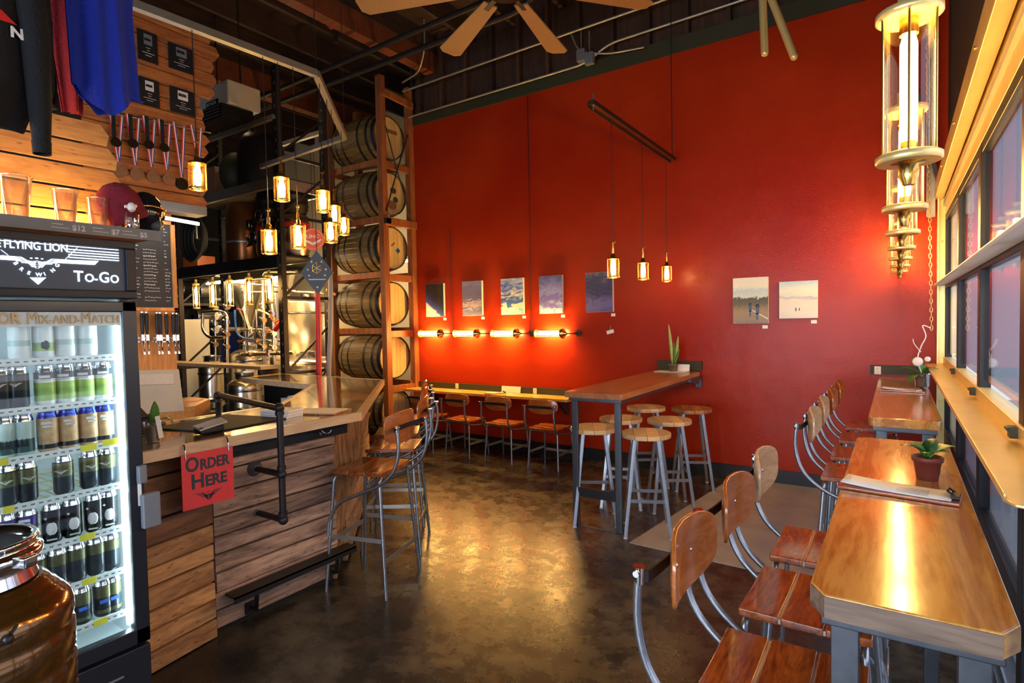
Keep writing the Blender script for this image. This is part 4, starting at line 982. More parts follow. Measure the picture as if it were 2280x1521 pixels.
jr=thing('glass_figurine','clear glass jar with a white dog-shaped stopper on the shelf','jar',(-2.835,P(294,490,X=-2.835).y,2.062))
MB().lathe([(.026,0),(.028,.005),(.028,.075),(.02,.085)],n=16).build('jar','jar_glass',jr)
MB().ball((0,0,.10),.017,10,(1,1,1.3)).ball((0,.016,.108),.008,8).box((0,-.018,.10),(.006,.02,.012)).build('stopper','white',jr)
# shirts hanging in front
def garment(name,label,cat,mat,x,pts,folds,thick=.03,hem=None,depth=.05,text_=None):
    """sheet in plane X=x; pts: list of (yL,yR,z) rows from top to bottom"""
    def fn(u,v):
        k=v*(len(pts)-1); i=min(int(k),len(pts)-2); f=k-i
        yl=pts[i][0]*(1-f)+pts[i+1][0]*f; yr=pts[i][1]*(1-f)+pts[i+1][1]*f
        zl=pts[i][2]*(1-f)+pts[i+1][2]*f
        if hem and v>.8: zl+=(v-.8)/.2*hem(u)
        return (x+depth*math.sin(PI*u)+.010*math.sin(folds*u*2*PI+2*v)*(0.3+v), yl+(yr-yl)*u, zl)
    t=thing(name,label,cat,(x,(pts[0][0]+pts[0][1])/2,pts[-1][2]))
    def bk(u,v):
        p=fn(u,v); return (x-depth*.9*math.sin(PI*u)-.012*math.sin(folds*u*2*PI)*(v), p[1], p[2]+ (0.02*math.sin(PI*u) if v>.99 else 0))
    m=MB(); m.grid(fn,36,24); m.grid(bk,36,24); m.build('fabric',mat,t,world=True)
    return t
hang=3.35
rl=one('clothes_rail',MB().tube([(-2.72,.3,hang),(-2.72,1.5,hang)],.012,8).tube([(-2.72,.4,hang),(-2.72,.4,ZC)],.006,6).tube([(-2.72,1.4,hang),(-2.72,1.4,ZC)],.006,6),'black_iron','black rail the shirts hang from, above the fridge','rail')
bs=garment('hanging_tshirt','bright blue t-shirt hanging above the fridge','t-shirt','blue_cloth',-2.70,[(1.0,1.08,3.35),(.92,1.20,3.2),(.94,1.18,2.95),(.95,1.195,2.60),(.955,1.21,2.53)],3,hem=lambda u:.07-.11*math.sin(PI*min(1,u*1.2)) if u<.83 else .06)
rs=garment('hanging_tshirt','dark red t-shirt mostly hidden behind the blue one','t-shirt','red_cloth',-2.80,[(.92,1.02,3.35),(.90,1.08,3.2),(.92,1.03,2.8),(.95,1.02,2.50)],2)
hd_=garment('hanging_hoodie','black hooded sweatshirt with a small red mark, hanging at the far left','hoodie','black_cloth',-2.66,[(.60,.74,3.35),(.50,.86,3.15),(.50,.885,2.8),(.50,.88,2.5),(.50,.80,2.40),(.5,.78,2.34)],2,depth=.07)
m=MB(); m.tube([(-2.62,.79,3.0),(-2.60,.81,2.7),(-2.60,.815,2.45),(-2.60,.815,2.31)],[.05,.045,.036,.028],14); m.build('sleeve','black_cloth',hd_,world=True)
MB().lathe([(.028,0),(.029,.03),(.030,.045)],(-2.60,.815,2.265),n=16,cap=False).build('cuff','black_cloth',hd_,world=True)
text('N',.05,'paper',Matrix.Translation((-2.583,.735,2.655))@M_X,hd_,bold=.002)
MB().extr([(-2.585,.70,2.70),(-2.585,.755,2.70),(-2.585,.715,2.735),(-2.585,.70,2.735)],(.002,0,0)).build('print_mark','red_paint',hd_,world=True)
tb_=one('hanging_tshirt',MB().grid(lambda u,v:(-2.86+.01*math.sin(20*u),.86+.09*u,2.52+.8*v),8,8,(.015,0,0)),'black_cloth','black shirt hanging between the hoodie and the red shirt','t-shirt')

# menu wall (behind the bar)
MXw=-5.30
mw=thing('menu_wall','tall wooden back-bar wall with tap board below and plank panelling above','wall panel',(MXw-.1,2.0,0))
MB().bx(MXw-.06,MXw,1.2,2.565,.3,1.80).build('tap_board','tap_wood',mw,world=True)
MB().bx(MXw-.06,MXw-.005,1.2,2.57,1.80,2.72).build('upper_board','cedar',mw,world=True)
rnd=random.Random(11)
z=2.70
for k in range(14):
    h=rnd.uniform(.105,.135); e=2.88+rnd.uniform(-.05,.05)+(.12 if k>8 else 0); c_=rnd.uniform(.02,.05)
    m=MB().extr([(MXw+.02,1.0,z),(MXw+.02,e-c_,z),(MXw+.02,e,z+h*.5),(MXw+.02,e-c_*.8,z+h-.008),(MXw+.02,1.0,z+h-.008)],(-.03,0,0))
    m.build('plank','cedar',mw,world=True,bevel=.002); z+=h
ztop=z
MB().bx(MXw-.04,MXw-.012,1.0,2.82,2.7,z).build('backing','dark_gap',mw,world=True)
cb_=thing('chalkboard_menu','framed chalkboard beer menu on the back-bar wall','chalkboard',(MXw,2.2,1.79))
MB().bx(MXw+.001,MXw+.012,1.5,2.545,1.80,2.52).build('board','chalkboard',cb_,world=True)
MB().bx(MXw+.001,MXw+.03,2.545,2.58,1.77,2.55).bx(MXw+.001,MXw+.03,1.5,2.58,1.77,1.80).bx(MXw+.001,MXw+.03,1.5,2.58,2.52,2.55).build('frame','tap_wood',cb_,world=True,bevel=.003)
rnd=random.Random(2)
for k in range(24):
    zz=2.48-k*.027; wr=MB()
    for y0,y1 in ((2.06,2.13),(2.24,2.29),(2.32,2.44),(2.49,2.53)):
        if rnd.random()<.78:
            y=y0
            while y<y1-rnd.uniform(0,.03):
                l_=rnd.uniform(.006,.02); wr.beam((MXw+.013,y,zz+rnd.uniform(-.003,.003)),(MXw+.013,y+l_,zz+rnd.uniform(-.004,.004)),.001,.005 if k%3 else .009,up=(0,0,1)); y+=l_+.005
    if wr.v: wr.build('chalk_line','chalk',cb_,world=True)
for i,(a,b_) in enumerate((((MXw+.20,2.15,2.56),(MXw+.20,2.70,2.53)),((MXw+.06,2.25,2.50),(MXw+.06,2.42,2.495)))):  # second tube glows in place of the first one's reflection in the board
    t=thing('light_tube','white LED tube %s'%('running over the chalkboard' if i==0 else 'copy standing in for its reflection under the chalkboard frame top'),'light',a)
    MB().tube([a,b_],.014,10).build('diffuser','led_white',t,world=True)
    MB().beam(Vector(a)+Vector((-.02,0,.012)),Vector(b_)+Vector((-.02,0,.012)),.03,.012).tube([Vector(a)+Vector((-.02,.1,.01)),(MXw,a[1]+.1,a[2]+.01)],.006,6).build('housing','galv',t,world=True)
# taps
tgp='black-handled beer taps on the tap board'
def tap(label):
    t=thing('beer_tap',label,'beer tap',group=tgp)   # origin at the wall, facing +X
    MB().cyl((.006,0,0),.022,.012,'X',14).tube([(0,0,0),(.07,0,0)],.011,10).tube([(.06,0,0),(.085,0,-.03),(.09,0,-.12)],.009,10).build('faucet','chrome',t)
    MB().cyl((.072,0,.02),.013,.05,'Z',12).build('collar','chrome',t)
    MB().lathe([(.010,.045),(.014,.07),(.017,.20),(.013,.225)],(.072,0,0),n=12).build('handle','black_satin',t)
    MB().cyl((.072,0,.23),.012,.012,'Z',12).build('handle_cap','chrome',t)
    return t
t0=None
for i,px in enumerate((312,322,345,352,366,381,389)):
    q=P(px,757,X=MXw+.02)
    lb='beer tap on the tap board, %s from the left end'%['first','second','third','fourth','fifth','sixth','seventh'][i]
    if t0 is None: t0=tap(lb); t0.location=(MXw,q.y,q.z)
    else: dup(t0,(MXw,q.y,q.z-.0*i),None,lb)
# plaques, medals
def plaque(x0,y0,x1,y1,label,tone='chalk'):
    a=P(x0,y0,X=MXw+.03); b_=P(x1,y1,X=MXw+.03)
    t=thing('award_plaque',label,'plaque',(MXw+.02,a.y,b_.z),group='black award plaques on the plank wall')
    wd=b_.y-a.y; h=a.z-b_.z
    MB().bx(MXw+.02,MXw+.035,a.y,b_.y,b_.z,a.z).build('board','black_satin',t,world=True,bevel=.003)
    s=wd*.36
    MB().bx(MXw+.035,MXw+.0365,a.y+wd*.3,a.y+wd*.72,a.z-h*.45,a.z-h*.10).build('badge',tone,t,world=True)
    text('BEER',wd*.15,'black_satin',Matrix.Translation((MXw+.0370,a.y+wd*.325,a.z-h*.31))@M_X,t,bold=.002)
    m=MB()
    for k,(f0,f1) in enumerate(((.4,.62),(.44,.58),(.2,.82),(.35,.66))): m.bx(MXw+.035,MXw+.0365,a.y+wd*f0,a.y+wd*f1,a.z-h*(.56+.085*k),a.z-h*(.545+.085*k))
    m.build('text_lines','chalk',t,world=True)
plaque(305,62,352,145,'black award plaque, upper left beside the blue shirt','grey_plastic')
plaque(374,92,431,168,'black award plaque, upper right','grey_plastic')
plaque(308,168,356,243,'black award plaque, lower left, with a bright badge')
plaque(378,190,434,262,'black award plaque, lower right')
plaque(112,125,140,185,'small black plaque partly hidden behind the red shirt','grey_plastic')
rod=one('medal_rail',MB().tube([P(205,243,X=MXw+.06),P(470,296,X=MXw+.06)],.006,8),'steel','thin steel rail holding the medals on the plank wall','rail')
def medal(px,py,pyb,label,disc=True,w_=.018):
    a=P(px,py,X=MXw+.065); b_=P(px+8,pyb,X=MXw+.065)
    t=thing('medal',label,'medal',(MXw+.06,a.y,b_.z),group='medals on striped ribbons')
    for k,(mat) in enumerate(('ribbon_red','ribbon_white','ribbon_blue')):
        d=(k-1)*w_*.5
        MB().beam((MXw+.066,a.y-.035+d,a.z),(MXw+.068,b_.y+d*.8,b_.z),.0015,w_*.5,up=(0,1,0)).beam((MXw+.063,a.y+.055+d,a.z-.01),(MXw+.067,b_.y+d*.8+.004,b_.z),.0015,w_*.5,up=(0,1,0)).build('ribbon',mat,t,world=True)
    if disc:
        MB().bx(MXw+.07,MXw+.078,a.y-.028,a.y+.0,a.z-.20,a.z+.0).build('strap','black_cloth',t,world=True)
        MB().cyl((MXw+.08,a.y-.005,a.z-.235),.038,.008,'X',20).build('disc','medal',t,world=True)
    return t
for px,py,pb_,lb,dc in ((255,252,360,'striped medal ribbon under the hem of the blue shirt',True),(293,256,368,'medal with a round dark disc, second from left',True),(329,260,372,'medal with a round dark disc, third from left',True),
    (363,268,378,'medal with a round dark disc, fourth from left',True),(396,274,395,'long striped ribbon with no disc beside the pendant lamp',False),(434,280,360,'striped ribbon behind the leftmost pendant lamp',False)):
    medal(px,py,pb_,lb,dc)
for i,(px,py) in enumerate(((268,380),(305,388),(341,394),(376,400),(405,410),(443,418))):
    q=P(px,py,X=MXw+.03); one('wooden_token',MB().cyl((MXw+.03,q.y,q.z),.052,.02,'X',22),'medal' if i==4 else 'medal_wood','round wooden token on the plank wall, %s of the lower row'%['first','second','third','fourth','fifth, darkest,','sixth, behind the pendant'][i],'token',group='round tokens under the medals')
one('grey_box',MB().bx(MXw-.02,MXw+.16,2.0,2.80,2.62,2.70),'grey_plastic','long grey fan-coil box under the plank panelling','air unit',bevel=.004)
# ================================================================== barrels and their rack
RX=-5.65
def barrel(label):
    t=thing('barrel',label,'barrel',group='oak barrels stacked in the timber rack')   # axis X, front head at x=0, going to -x; origin under the belly
    Lb=.88; rb=.345; rh=.288
    prof=[]
    for k in range(13):
        u=k/12; prof.append((rh+(rb-rh)*math.sin(PI*u)**.8, -Lb*u))
    m=MB(); n=28
    for k in range(n):   # staves
        a0=2*PI*k/n+.006; a1=2*PI*(k+1)/n-.006
        m.lathe(prof,(0,0,rb),'X',2,a0,a1)
    m.build('staves','barrel_wood',t)
    for u,w_ in ((.01,.05),(.13,.04),(.30,.035),(.66,.035),(.83,.04),(.95,.05)):
        r0=rh+(rb-rh)*math.sin(PI*min(u,1))**.8+.003; r1=rh+(rb-rh)*math.sin(PI*min(u+w_/Lb,1))**.8+.003
        MB().lathe([(r0,-Lb*u),(r1,-Lb*u-w_)],(0,0,rb),'X',32,cap=False).build('hoop','black_iron',t)
    h=MB()
    for k in range(7):
        y0=-rh*.97+k*rh*1.94/7; y1=y0+rh*1.94/7-.003; pl=[]
        for j in range(7):
            y=y0+(y1-y0)*j/6; pl.append((y,math.sqrt(max((rh*.97)**2-y*y,1e-5))))
        pl+=[(y,-z) for y,z in pl[::-1]]
        h.extr([(-.03,y,z+rb) for y,z in pl],(-.02,0,0))
    h.build('head','barrel_head',t)
    return t
bzs=[4.16-.0,3.40,2.66,1.90,1.155,.41]
blab=['topmost oak barrel, under the ceiling','second oak barrel from the top, with a stained head','third oak barrel from the top, with a blue mark on its head','fourth oak barrel from the top, with a plain bright head','fifth oak barrel, level with the bar top','lowest oak barrel, behind the bar chairs']
b0=barrel(blab[0])
def marks(i,t):
    if i==0: MB().box((-.028,.03,.44),(.003,.26,.05)).build('stencil','medal_wood',t)
    if i==1: MB().ball((-.028,.06,.40),.06,10,(.03,1,.7)).ball((-.028,.1,.28),.05,10,(.03,1,.8)).build('stencil','slate_sign',t); MB().ball((-.0285,.03,.20),.09,10,(.03,1,.7)).build('stencil','medal_wood',t)
    if i==2: MB().box((-.028,.12,.32),(.003,.06,.06),rot=(R(45),0,0)).build('stencil','blue_hose',t); MB().box((-.028,.03,.40),(.003,.08,.02),rot=(R(35),0,0)).build('stencil','medal_wood',t)
bar_objs=[]
for i,z in enumerate(bzs):
    loc=(RX-.10,5.69-.03*(i%2==0)*0,z-.345)
    if i==0: b0.location=loc; o=b0
    else: o=dup(b0,loc,None,blab[i])
    bar_objs.append(o)
for i in (0,1,2): marks(i,bar_objs[i])
rk=thing('barrel_rack','tall reddish timber rack holding a stack of barrels','rack',(RX-.5,5.68,0))
for y,zt in ((5.43,4.88),(5.955,4.88)):
    MB().bx(RX-.045,RX+.045,y-.045,y+.045,0,zt).build('post','rack_wood',rk,world=True,bevel=.003)
    MB().bx(RX-1.09,RX-1.0,y-.045,y+.045,0,zt-.1).build('post','rack_wood',rk,world=True,bevel=.003)
for z in [b-.345 for b in bzs]:
    big=abs(z-(bzs[2]-.345+.745))<.05
    MB().bx(RX-.03,RX+.03,5.475,5.91,z-.12,z-.03).build('cross_rail','rack_wood',rk,world=True,bevel=.003)
    for y in (5.47,5.90): MB().bx(RX-1.0,RX-.02,y-.02,y+.02,z-.07,z+.01).build('side_rail','rack_wood',rk,world=True)
    MB().bx(RX-1.02,RX-1.07,5.43,5.955,z-.10,z-.02).build('cross_rail','rack_wood',rk,world=True)
q=P(880,495,X=RX+.06)
MB().bx(RX+.045,RX+.085,5.40,6.12 if False else 5.985,q.z-.05,q.z+.05).build('front_plate','rack_wood',rk,world=True,bevel=.003)
q=P(880,225,X=RX); MB().beam((RX+.05,5.40,q.z+.03),(RX+.05,5.985,q.z+.0),.04,.09).build('front_plate','rack_wood',rk,world=True,bevel=.003)
a=P(858,280,X=RX+.06); c_=P(884,380,X=RX+.06); d_=P(860,470,X=RX+.06); e_=P(908,300,X=RX+.06); f_=P(912,475,X=RX+.06)
for p_,r_ in ((a,c_),(c_,d_),(e_,c_),(c_,f_)): MB().tube([p_,r_],.009,6).build('brace_rod','black_iron',rk,world=True)
MB().box((RX+.07,5.44,P(850,492,X=RX).z),(.03,.10,.07)).build('corner_plate','black_iron',rk,world=True)

# ================================================================== steel pallet rack
PY=4.08
rackp=thing('pallet_rack','dark steel pallet rack carrying kegs above the brewery counter','pallet rack',(-6.9,4.6,0))
def upright(x,y):
    m=MB().bx(x-.042,x+.042,y-.03,y+.03,0,4.6); o=m.build('upright','black_iron',rackp,world=True)
    h=MB()
    for k in range(32): h.box((x+.012,y-.031,.5+k*.13),(.012,.003,.03))
    h.build('punched_holes','galv',rackp,world=True)
for x in (-5.93,-8.28):
    upright(x,PY); upright(x,PY+.64)
    for z in (.55,1.06,1.95,2.9,3.6):
        MB().beam((x,PY,z),(x,PY+.64,z),.03,.035).build('cross_brace','black_iron',rackp,world=True)
        MB().beam((x,PY,z),(x,PY+.64,z+.55),.02,.025).build('diagonal_brace','black_iron',rackp,world=True)
for z,hh in ((2.36,.13),(3.28,.12),(4.02,.05)):
    for y in (PY-.03,PY+.64): MB().bx(-8.28,-5.93,y-.025,y+.025,z-hh/2,z+hh/2).build('beam','black_paint' if z<3 else 'galv',rackp,world=True,bevel=.002)
for z in (2.43,3.34):
    MB().bx(-8.25,-5.96,PY,PY+.62,z,z+.02).build('deck','black_paint',rackp,world=True)
    m=MB()
MB().bx(-5.96,-5.93,PY+.05,PY+.62,3.22,3.34).build('beam','galv',rackp,world=True)
cn=thing('counter_shelf','pale wooden drinks shelf fixed across the pallet rack in front of the brewing tanks','shelf',(-7.1,3.97,1.1))
MB().bx(-8.35,-5.98,3.80,4.04,1.125,1.165).build('board','plywood',cn,world=True,bevel=.003)
for x in (-8.2,-6.1): MB().bx(x-.02,x+.02,3.85,4.09,1.06,1.125).build('bracket','black_iron',cn,world=True)
# kegs
def keg(label, group, r=.20, h=.60, mat='stainless', band=None):
    t=thing('keg',label,'keg',group=group)
    MB().lathe([(r*.82,0),(r*.92,.02),(r*.92,h*.12),(r,h*.17),(r,h*.30),(r*1.04,h*.34),(r,h*.38),(r,h*.62),(r*1.04,h*.66),(r,h*.70),(r,h*.82),(r*.92,h*.88),(r*.92,h*.97),(r*.86,h),(r*.80,h*.97),(r*.78,h*.88),(0,h*.86)],n=24).build('shell',mat,t)
    MB().cyl((0,0,h*.88),.03,.04,'Z',12).build('valve','brass',t)
    if band: MB().lathe([(r*1.012,h*.66),(r*1.012,h*.80)],n=24,cap=False).build('band',band,t)
    return t
kg='kegs standing on the pallet rack deck'
k0=keg('red-banded keg on the rack beside the steel upright',kg,.20,.52,'stainless','red_paint'); k0.location=(-6.18,4.42,2.452)
dup(k0,(-5.98+.30,0,0),None,'x') if False else None
dup(k0,(-6.62,4.44,2.452),None,'red-banded keg on the rack, left of the one by the upright')
k1=keg('dark keg stacked on the red-banded keg by the upright',kg,.19,.33,'black_iron'); k1.location=(-6.18,4.42,2.974)
dup(k1,(-6.62,4.44,2.974),None,'dark keg stacked on the left red-banded keg of the rack')
pk=[]
for i,(px,py) in enumerate(((575,480),(591,500),(567,505),(548,500),(562,528),(545,540),(583,535),(603,515))):
    q=P(px,py,Y=4.25); lb='small steel pipe end in the bundle on the rack, piece %s'%('top','upper right','middle','upper left','centre','lower left','lower right','rightmost')[i] if False else 'dark steel pipe section with a bright rim, %s of the bundle'%['topmost','upper middle','middle','left','lower middle','lowest left','lower right','rightmost'][i]
    if not pk:
        t=thing('steel_cylinder',lb,'cylinder',group='steel cylinders bundled on the rack'); 
        MB().lathe([(.065,0),(.065,.5),(.06,.5),(.06,.01),(0,.01)],(0,0,0),'Y',20,cap=False).build('shell','black_iron',t)
        MB().tube([(.066*math.cos(a),0,.066*math.sin(a)) for a in [2*PI*j/20 for j in range(20)]],.006,6,closed=True).build('rim','stainless',t); t.location=q; pk.append(t)
    else: pk.append(dup(pk[0],q,None,lb))
drm=thing('drum','tall reddish-brown drum standing on the rack deck','drum',(-7.12,4.40,2.452))
MB().lathe([(.24,0),(.25,.02),(.25,.74),(.24,.76)],n=28).build('shell','copper_tank',drm); MB().lathe([(.252,.25),(.256,.265),(.252,.28)],n=28,cap=False).build('hoop','galv',drm)
hc=thing('hose_coil','thick black coil of hose hanging on the left of the rack','hose',(-8.0,3.98,2.46))
for k in range(4): 
    MB().tube([(-7.72+(.27-.03*k)*math.cos(a),3.99+.03*k,2.80+(.30-.03*k)*math.sin(a)) for a in [2*PI*j/28 for j in range(28)]],.022,8,closed=True).build('coil','rubber',hc,world=True)
MB().tube([(-7.72,4.05,2.80),(-7.72,4.05,3.28)],.01,6).build('hook','galv',hc,world=True)
# signs hung on the rack
q=P(697,533,Y=3.79)
ls=thing('round_sign','round orange sign with white LINC lettering and wings over the bar','sign',(q.x,q.y,q.z),R(38))
MB().cyl((0,0,0),.115,.012,'Y',36).build('disc','orange_sign',ls)
MB().tube([(.101*math.cos(a),-.007,.101*math.sin(a)) for a in [2*PI*j/36 for j in range(36)]],.002,4,closed=True).build('ring','off_white',ls)
def ltext(s,w_,h,mat,x,y,z,parent):
    o=textfit(s,w_,h,mat,(0,0,0),Matrix.Identity(4),None,bold=.0006); o.data.transform(Matrix.Translation((x,y,z))@M_NY); o.parent=parent
ltext('LINC',.125,.034,'off_white',-.0625,-.008,.012,ls)
for s_ in (-1,1):
    MB().extr([(s_*.088,-.007,.005),(s_*.072,-.007,-.025),(s_*.001,-.007,-.062),(s_*.001,-.007,-.035)],(0,-.002,0)).build('wing','off_white',ls)
MB().tube([(0,0,.11),(0,0,3.38-q.z)],.003,5).build('hanging_wire','black_iron',ls)
q=P(706,607,Y=3.79)
ds=thing('diamond_sign','dark blue diamond-shaped sign with a gold hexagon, under the orange sign','sign',(q.x,q.y,q.z),R(38))
MB().extr([(0,-.005,.225),(.165,-.005,0),(0,-.005,-.225),(-.165,-.005,0)],(0,.01,0)).build('board','slate_sign',ds)
hx=[(.050*math.sin(a),-.009,.045+.058*math.cos(a)) for a in [PI/3*k for k in range(6)]]
m=MB().tube(hx,.005,5,closed=True)
for k in range(3): m.beam(hx[k],hx[k+3],.003,.004,up=(0,1,0))
m.build('hexagon','brass',ds)
MB().bx(-.085,.085,-.009,-.006,-.075,-.066).build('print_line','chalk',ds)
for p_,r_ in ((-.05,.11),(.05,.11),(-.09,.03),(.09,.03),(-.08,-.03),(.08,-.03),(0,-.15)): MB().ball((p_,-.007,r_),.010,6,(1,.2,1)).build('print_mark','chalk',ds)
MB().tube([(0,.006,.21),(.0,.02,3.38-q.z)],.003,5).build('hanging_wire','black_iron',ds)
for i,(x0,y0,x1,y1,mt_,lb) in enumerate(((702,622,710,835,'red_paint','bright red hose hanging straight down beside the barrels'),(733,618,732,835,'grey_hose','grey hose hanging beside the red one'))):
    a=P(x0,y0,X=-5.86); b_=P(x1,y1,X=-5.86)
    one('hose',MB().tube(bez([(-5.93,a.y-.01,a.z+.02),(-5.87,a.y,a.z+.05),(-5.84,a.y,a.z-.06),(-5.85,(a.y+b_.y)/2+.015,(a.z+b_.z)/2),(-5.86,b_.y,b_.z),(-5.86,b_.y,.0)],6),.034 if i==0 else .030,10),mt_,lb,'hose')

# ================================================================== brewery behind
def tank(name,label,loc,r,h,cone=.0,dome=.12,legs=.45,mat='stainless',group=None,cat='brewing tank'):
    t=thing(name,label,cat,loc,group=group)
    prof=[(.03,legs)] if cone else []
    prof+=[(r,legs+cone),(r,legs+cone+h)]
    for k in range(1,6): a=k/5*PI/2; prof.append((r*math.cos(a)+.0001,legs+cone+h+dome*math.sin(a)))
    MB().lathe(prof,n=40).build('shell',mat,t)
    for f in (.12,.88): MB().lathe([(r+.002,legs+cone+h*f),(r+.012,legs+cone+h*f+.02),(r+.002,legs+cone+h*f+.04)],n=40,cap=False).build('weld_band','brushed',t)
    for k in range(4):
        a=PI/4+PI/2*k; MB().tube([(r*.82*math.cos(a),r*.82*math.sin(a),0),(r*.82*math.cos(a),r*.82*math.sin(a),legs+cone+.05)],.03,10).build('leg','stainless',t)
    MB().lathe([(.12,legs+cone+h+dome*.8),(.12,legs+cone+h+dome+.05),(.14,legs+cone+h+dome+.06),(0,legs+cone+h+dome+.08)],n=20).build('manway','brushed',t)
    MB().cyl((r*.7,-r*.75,legs+cone+h*.4),.09,.05,'Y',20).build('port','brushed',t)
    return t
tank('brewing_tank','large polished steel tank at the back right of the brewery',(-8.85,6.6,0),.88,1.55)
tank('brewing_tank','steel kettle with a low domed lid just behind the rack upright',(-7.2,5.35,0),.42,.70,legs=.35)
tank('brewing_tank','round-bellied steel tank behind the pipework',(-8.75,5.38,0),.30,.75,legs=.4)
tank('brewing_tank','slim steel vessel at the left of the pipework',(-8.75,4.75,0),.20,.85,legs=.15)
tank('brewing_tank','slim dark reflective steel vessel under the drinks shelf',(-7.55,4.55,0),.22,.62,legs=.18)
tank('brewing_tank','small squat steel vessel with a white top near the counter',(-6.42,4.99,0),.27,.55,legs=.3)
def hopper(x,y,label,r=.42):
    t=thing('grain_hopper',label,'hopper',(x,y,1.45),group='conical steel hoppers over the brewery')
    MB().lathe([(.06,0),(.07,.25),(r,.95),(r,1.35)],n=32,cap=False).build('cone','stainless',t)
    MB().lathe([(r+.002,.95),(r+.015,.97),(r+.002,.99)],n=32,cap=False).build('rim_band','brushed',t)
    MB().tube([(0,0,-.12),(0,0,.02)],.06,14).build('outlet_pipe','stainless',t)
    return t
hopper(-8.45,5.2,'conical steel hopper, the larger one under the dark rack beam',.38); hopper(-7.80,5.28,'conical steel hopper, the smaller one next to the steel upright',.26)
def pipe(pts,label,mat='stainless',r=.022,n=10,name='pipe',cat='pipe',fl=.1):
    return one(name,MB().tube(fillet(pts,fl),r,n),mat,label,cat,group='brewery pipework')
def PX(x,y,Y=4.7): q=P(x,y,Y=Y); return q
def L2(pts,Y): return [PX(x,y,Y) for x,y in pts]
g_='brewery pipework'
pipe(L2([(588,830),(586,605),(660,605)],4.6),'tall bright pipe rising and turning right at the top, left of the upright')
pipe(L2([(612,830),(607,690),(605,618),(560,622)],4.5),'tall bright pipe with a sharp elbow beside the last tube lamp')
pipe(L2([(560,622),(548,625),(545,700),(556,735)],4.6),'steel pipe bending down behind the fourth tube lamp')
pipe(L2([(452,695),(450,735),(465,752),(500,752)],4.5),'curved pale pipe loop at the left of the gauges')
pipe(L2([(452,695),(490,693),(506,700),(506,830)],4.5),'steel standpipe carrying the two gauges')
pipe(L2([(480,830),(480,690)],4.55),'thin vertical steel pipe at the left of the brewery',r=.015)
pipe(L2([(420,620),(640,640)],4.9),'long horizontal pipe behind the tube lamps',r=.018)
pipe(L2([(520,652),(660,648)],5.0),'horizontal pipe under the hoppers',r=.015)
pipe(L2([(500,735),(600,735)],4.7),'short horizontal manifold pipe',r=.02)
pipe(L2([(530,760),(640,758)],4.7),'horizontal pipe across the tank fronts',r=.018)
pipe(L2([(540,790),(655,785)],4.4),'low horizontal pipe just above the drinks shelf',r=.026)
pipe(L2([(655,650),(745,655)],5.0),'horizontal pipe right of the steel upright',r=.02)
pipe(L2([(570,690),(572,740),(540,760)],4.4),'thin bent steel pipe in front of the manifold',r=.014)
pipe(L2([(640,745),(600,700),(575,690)],4.45),'slanting steel pipe in the middle of the brewery',r=.013)
pipe(L2([(523,690),(524,720),(528,745),(545,755),(568,757)],4.35),'blue hose curving down from the manifold','blue_hose',.014,fl=.2,name='hose',cat='hose')
pipe(L2([(600,700),(612,720),(630,705)],4.4),'short orange hose behind the tall pipes','orange_hose',.012,fl=.2,name='hose',cat='hose')
pipe(L2([(612,735),(632,710)],4.35),'slanted bright red handle sleeve beside the upright','red_paint',.03,name='valve_sleeve',cat='valve')
for i,(x,y) in enumerate(((486,704),(486,734))):
    q=P(x,y,Y=4.42); t=thing('pressure_gauge','white dial gauge, %s of the pair on the standpipe'%('upper','lower')[i],'gauge',q,group='white dial gauges')
    MB().cyl((0,0,0),.062,.04,'Y',28).build('case','chrome',t); MB().cyl((0,-.021,0),.054,.004,'Y',28).build('dial','white',t)
    MB().beam((0,-.024,0),(.03,-.024,.02),.002,.004,up=(0,1,0)).cyl((0,-.024,0),.006,.003,'Y',8).build('needle','red_paint',t)
    MB().tube([(0,.02,0),(.09,.07,0)],.012,8).build('stem','brushed',t)
rnd=random.Random(8)
for i in range(16):
    x,yy=[(480,4.55),(506,4.5),(587,4.6),(609,4.5)][i%4]; y=690+(i//4)*28+rnd.uniform(-8,8); q=P(x,y,Y=yy)
    t=thing('pipe_clamp','small steel clamp on the crowded brewery pipework','clamp',q,group='small clamps on the brewery pipework'); t['label']='small steel pipe clamp amid the brewery pipework, above the drinks shelf'
    if rnd.random()<.5: MB().cyl((0,0,0),.035,.05,'Z',12).build('ring','brushed',t)
    else: MB().cyl((0,0,0),.035,.05,'X',12).build('ring','stainless',t)
    MB().tube([(0,0,0),(.0,-.05,.03)],.008,6).ball((0,-.055,.032),.014,8).build('wing_nut','chrome',t)
q=P(500,655,Y=6.75)
bt=thing('blue_tank','round blue tank behind the tube lamps','tank',(q.x,6.75,0)); MB().ball((0,0,q.z),.42,28).build('ball','blue_tank',bt); MB().cyl((0,0,(q.z-.38)/2),.25,q.z-.38,'Z',24).build('stand','blue_tank',bt)
for i,(x,y,lb) in enumerate(((398,645,'upper left'),(436,645,'upper right'),(396,707,'lower left'),(430,706,'lower right'))):
    q=P(x,y,Y=5.3); t=thing('keg','sideways keg with its round end showing, %s of four beyond the tap board'%lb,'keg',(q.x,5.3,q.z-.16),group='kegs lying on the left shelves')
    MB().lathe([(.05,-.01),(.12,-.01),(.145,.01),(.155,0),(.16,.03),(.155,.06),(.16,.2),(.16,.5),(.14,.55)],(0,0,.16),'Y',28).build('shell','brushed',t)
    MB().lathe([(0,-.012),(.05,-.012)],(0,0,.16),'Y',16).build('valve_cap','red_paint' if i<2 else 'grey_plastic',t)
    if i<2: MB().lathe([(.055,-.0115),(.115,-.0115)],(0,0,.16),'Y',28,cap=False).build('end_label','white',t)
ks=thing('keg_shelf','steel shelving holding the sideways kegs at the left of the brewery','shelving',(-10.6,5.6,0))
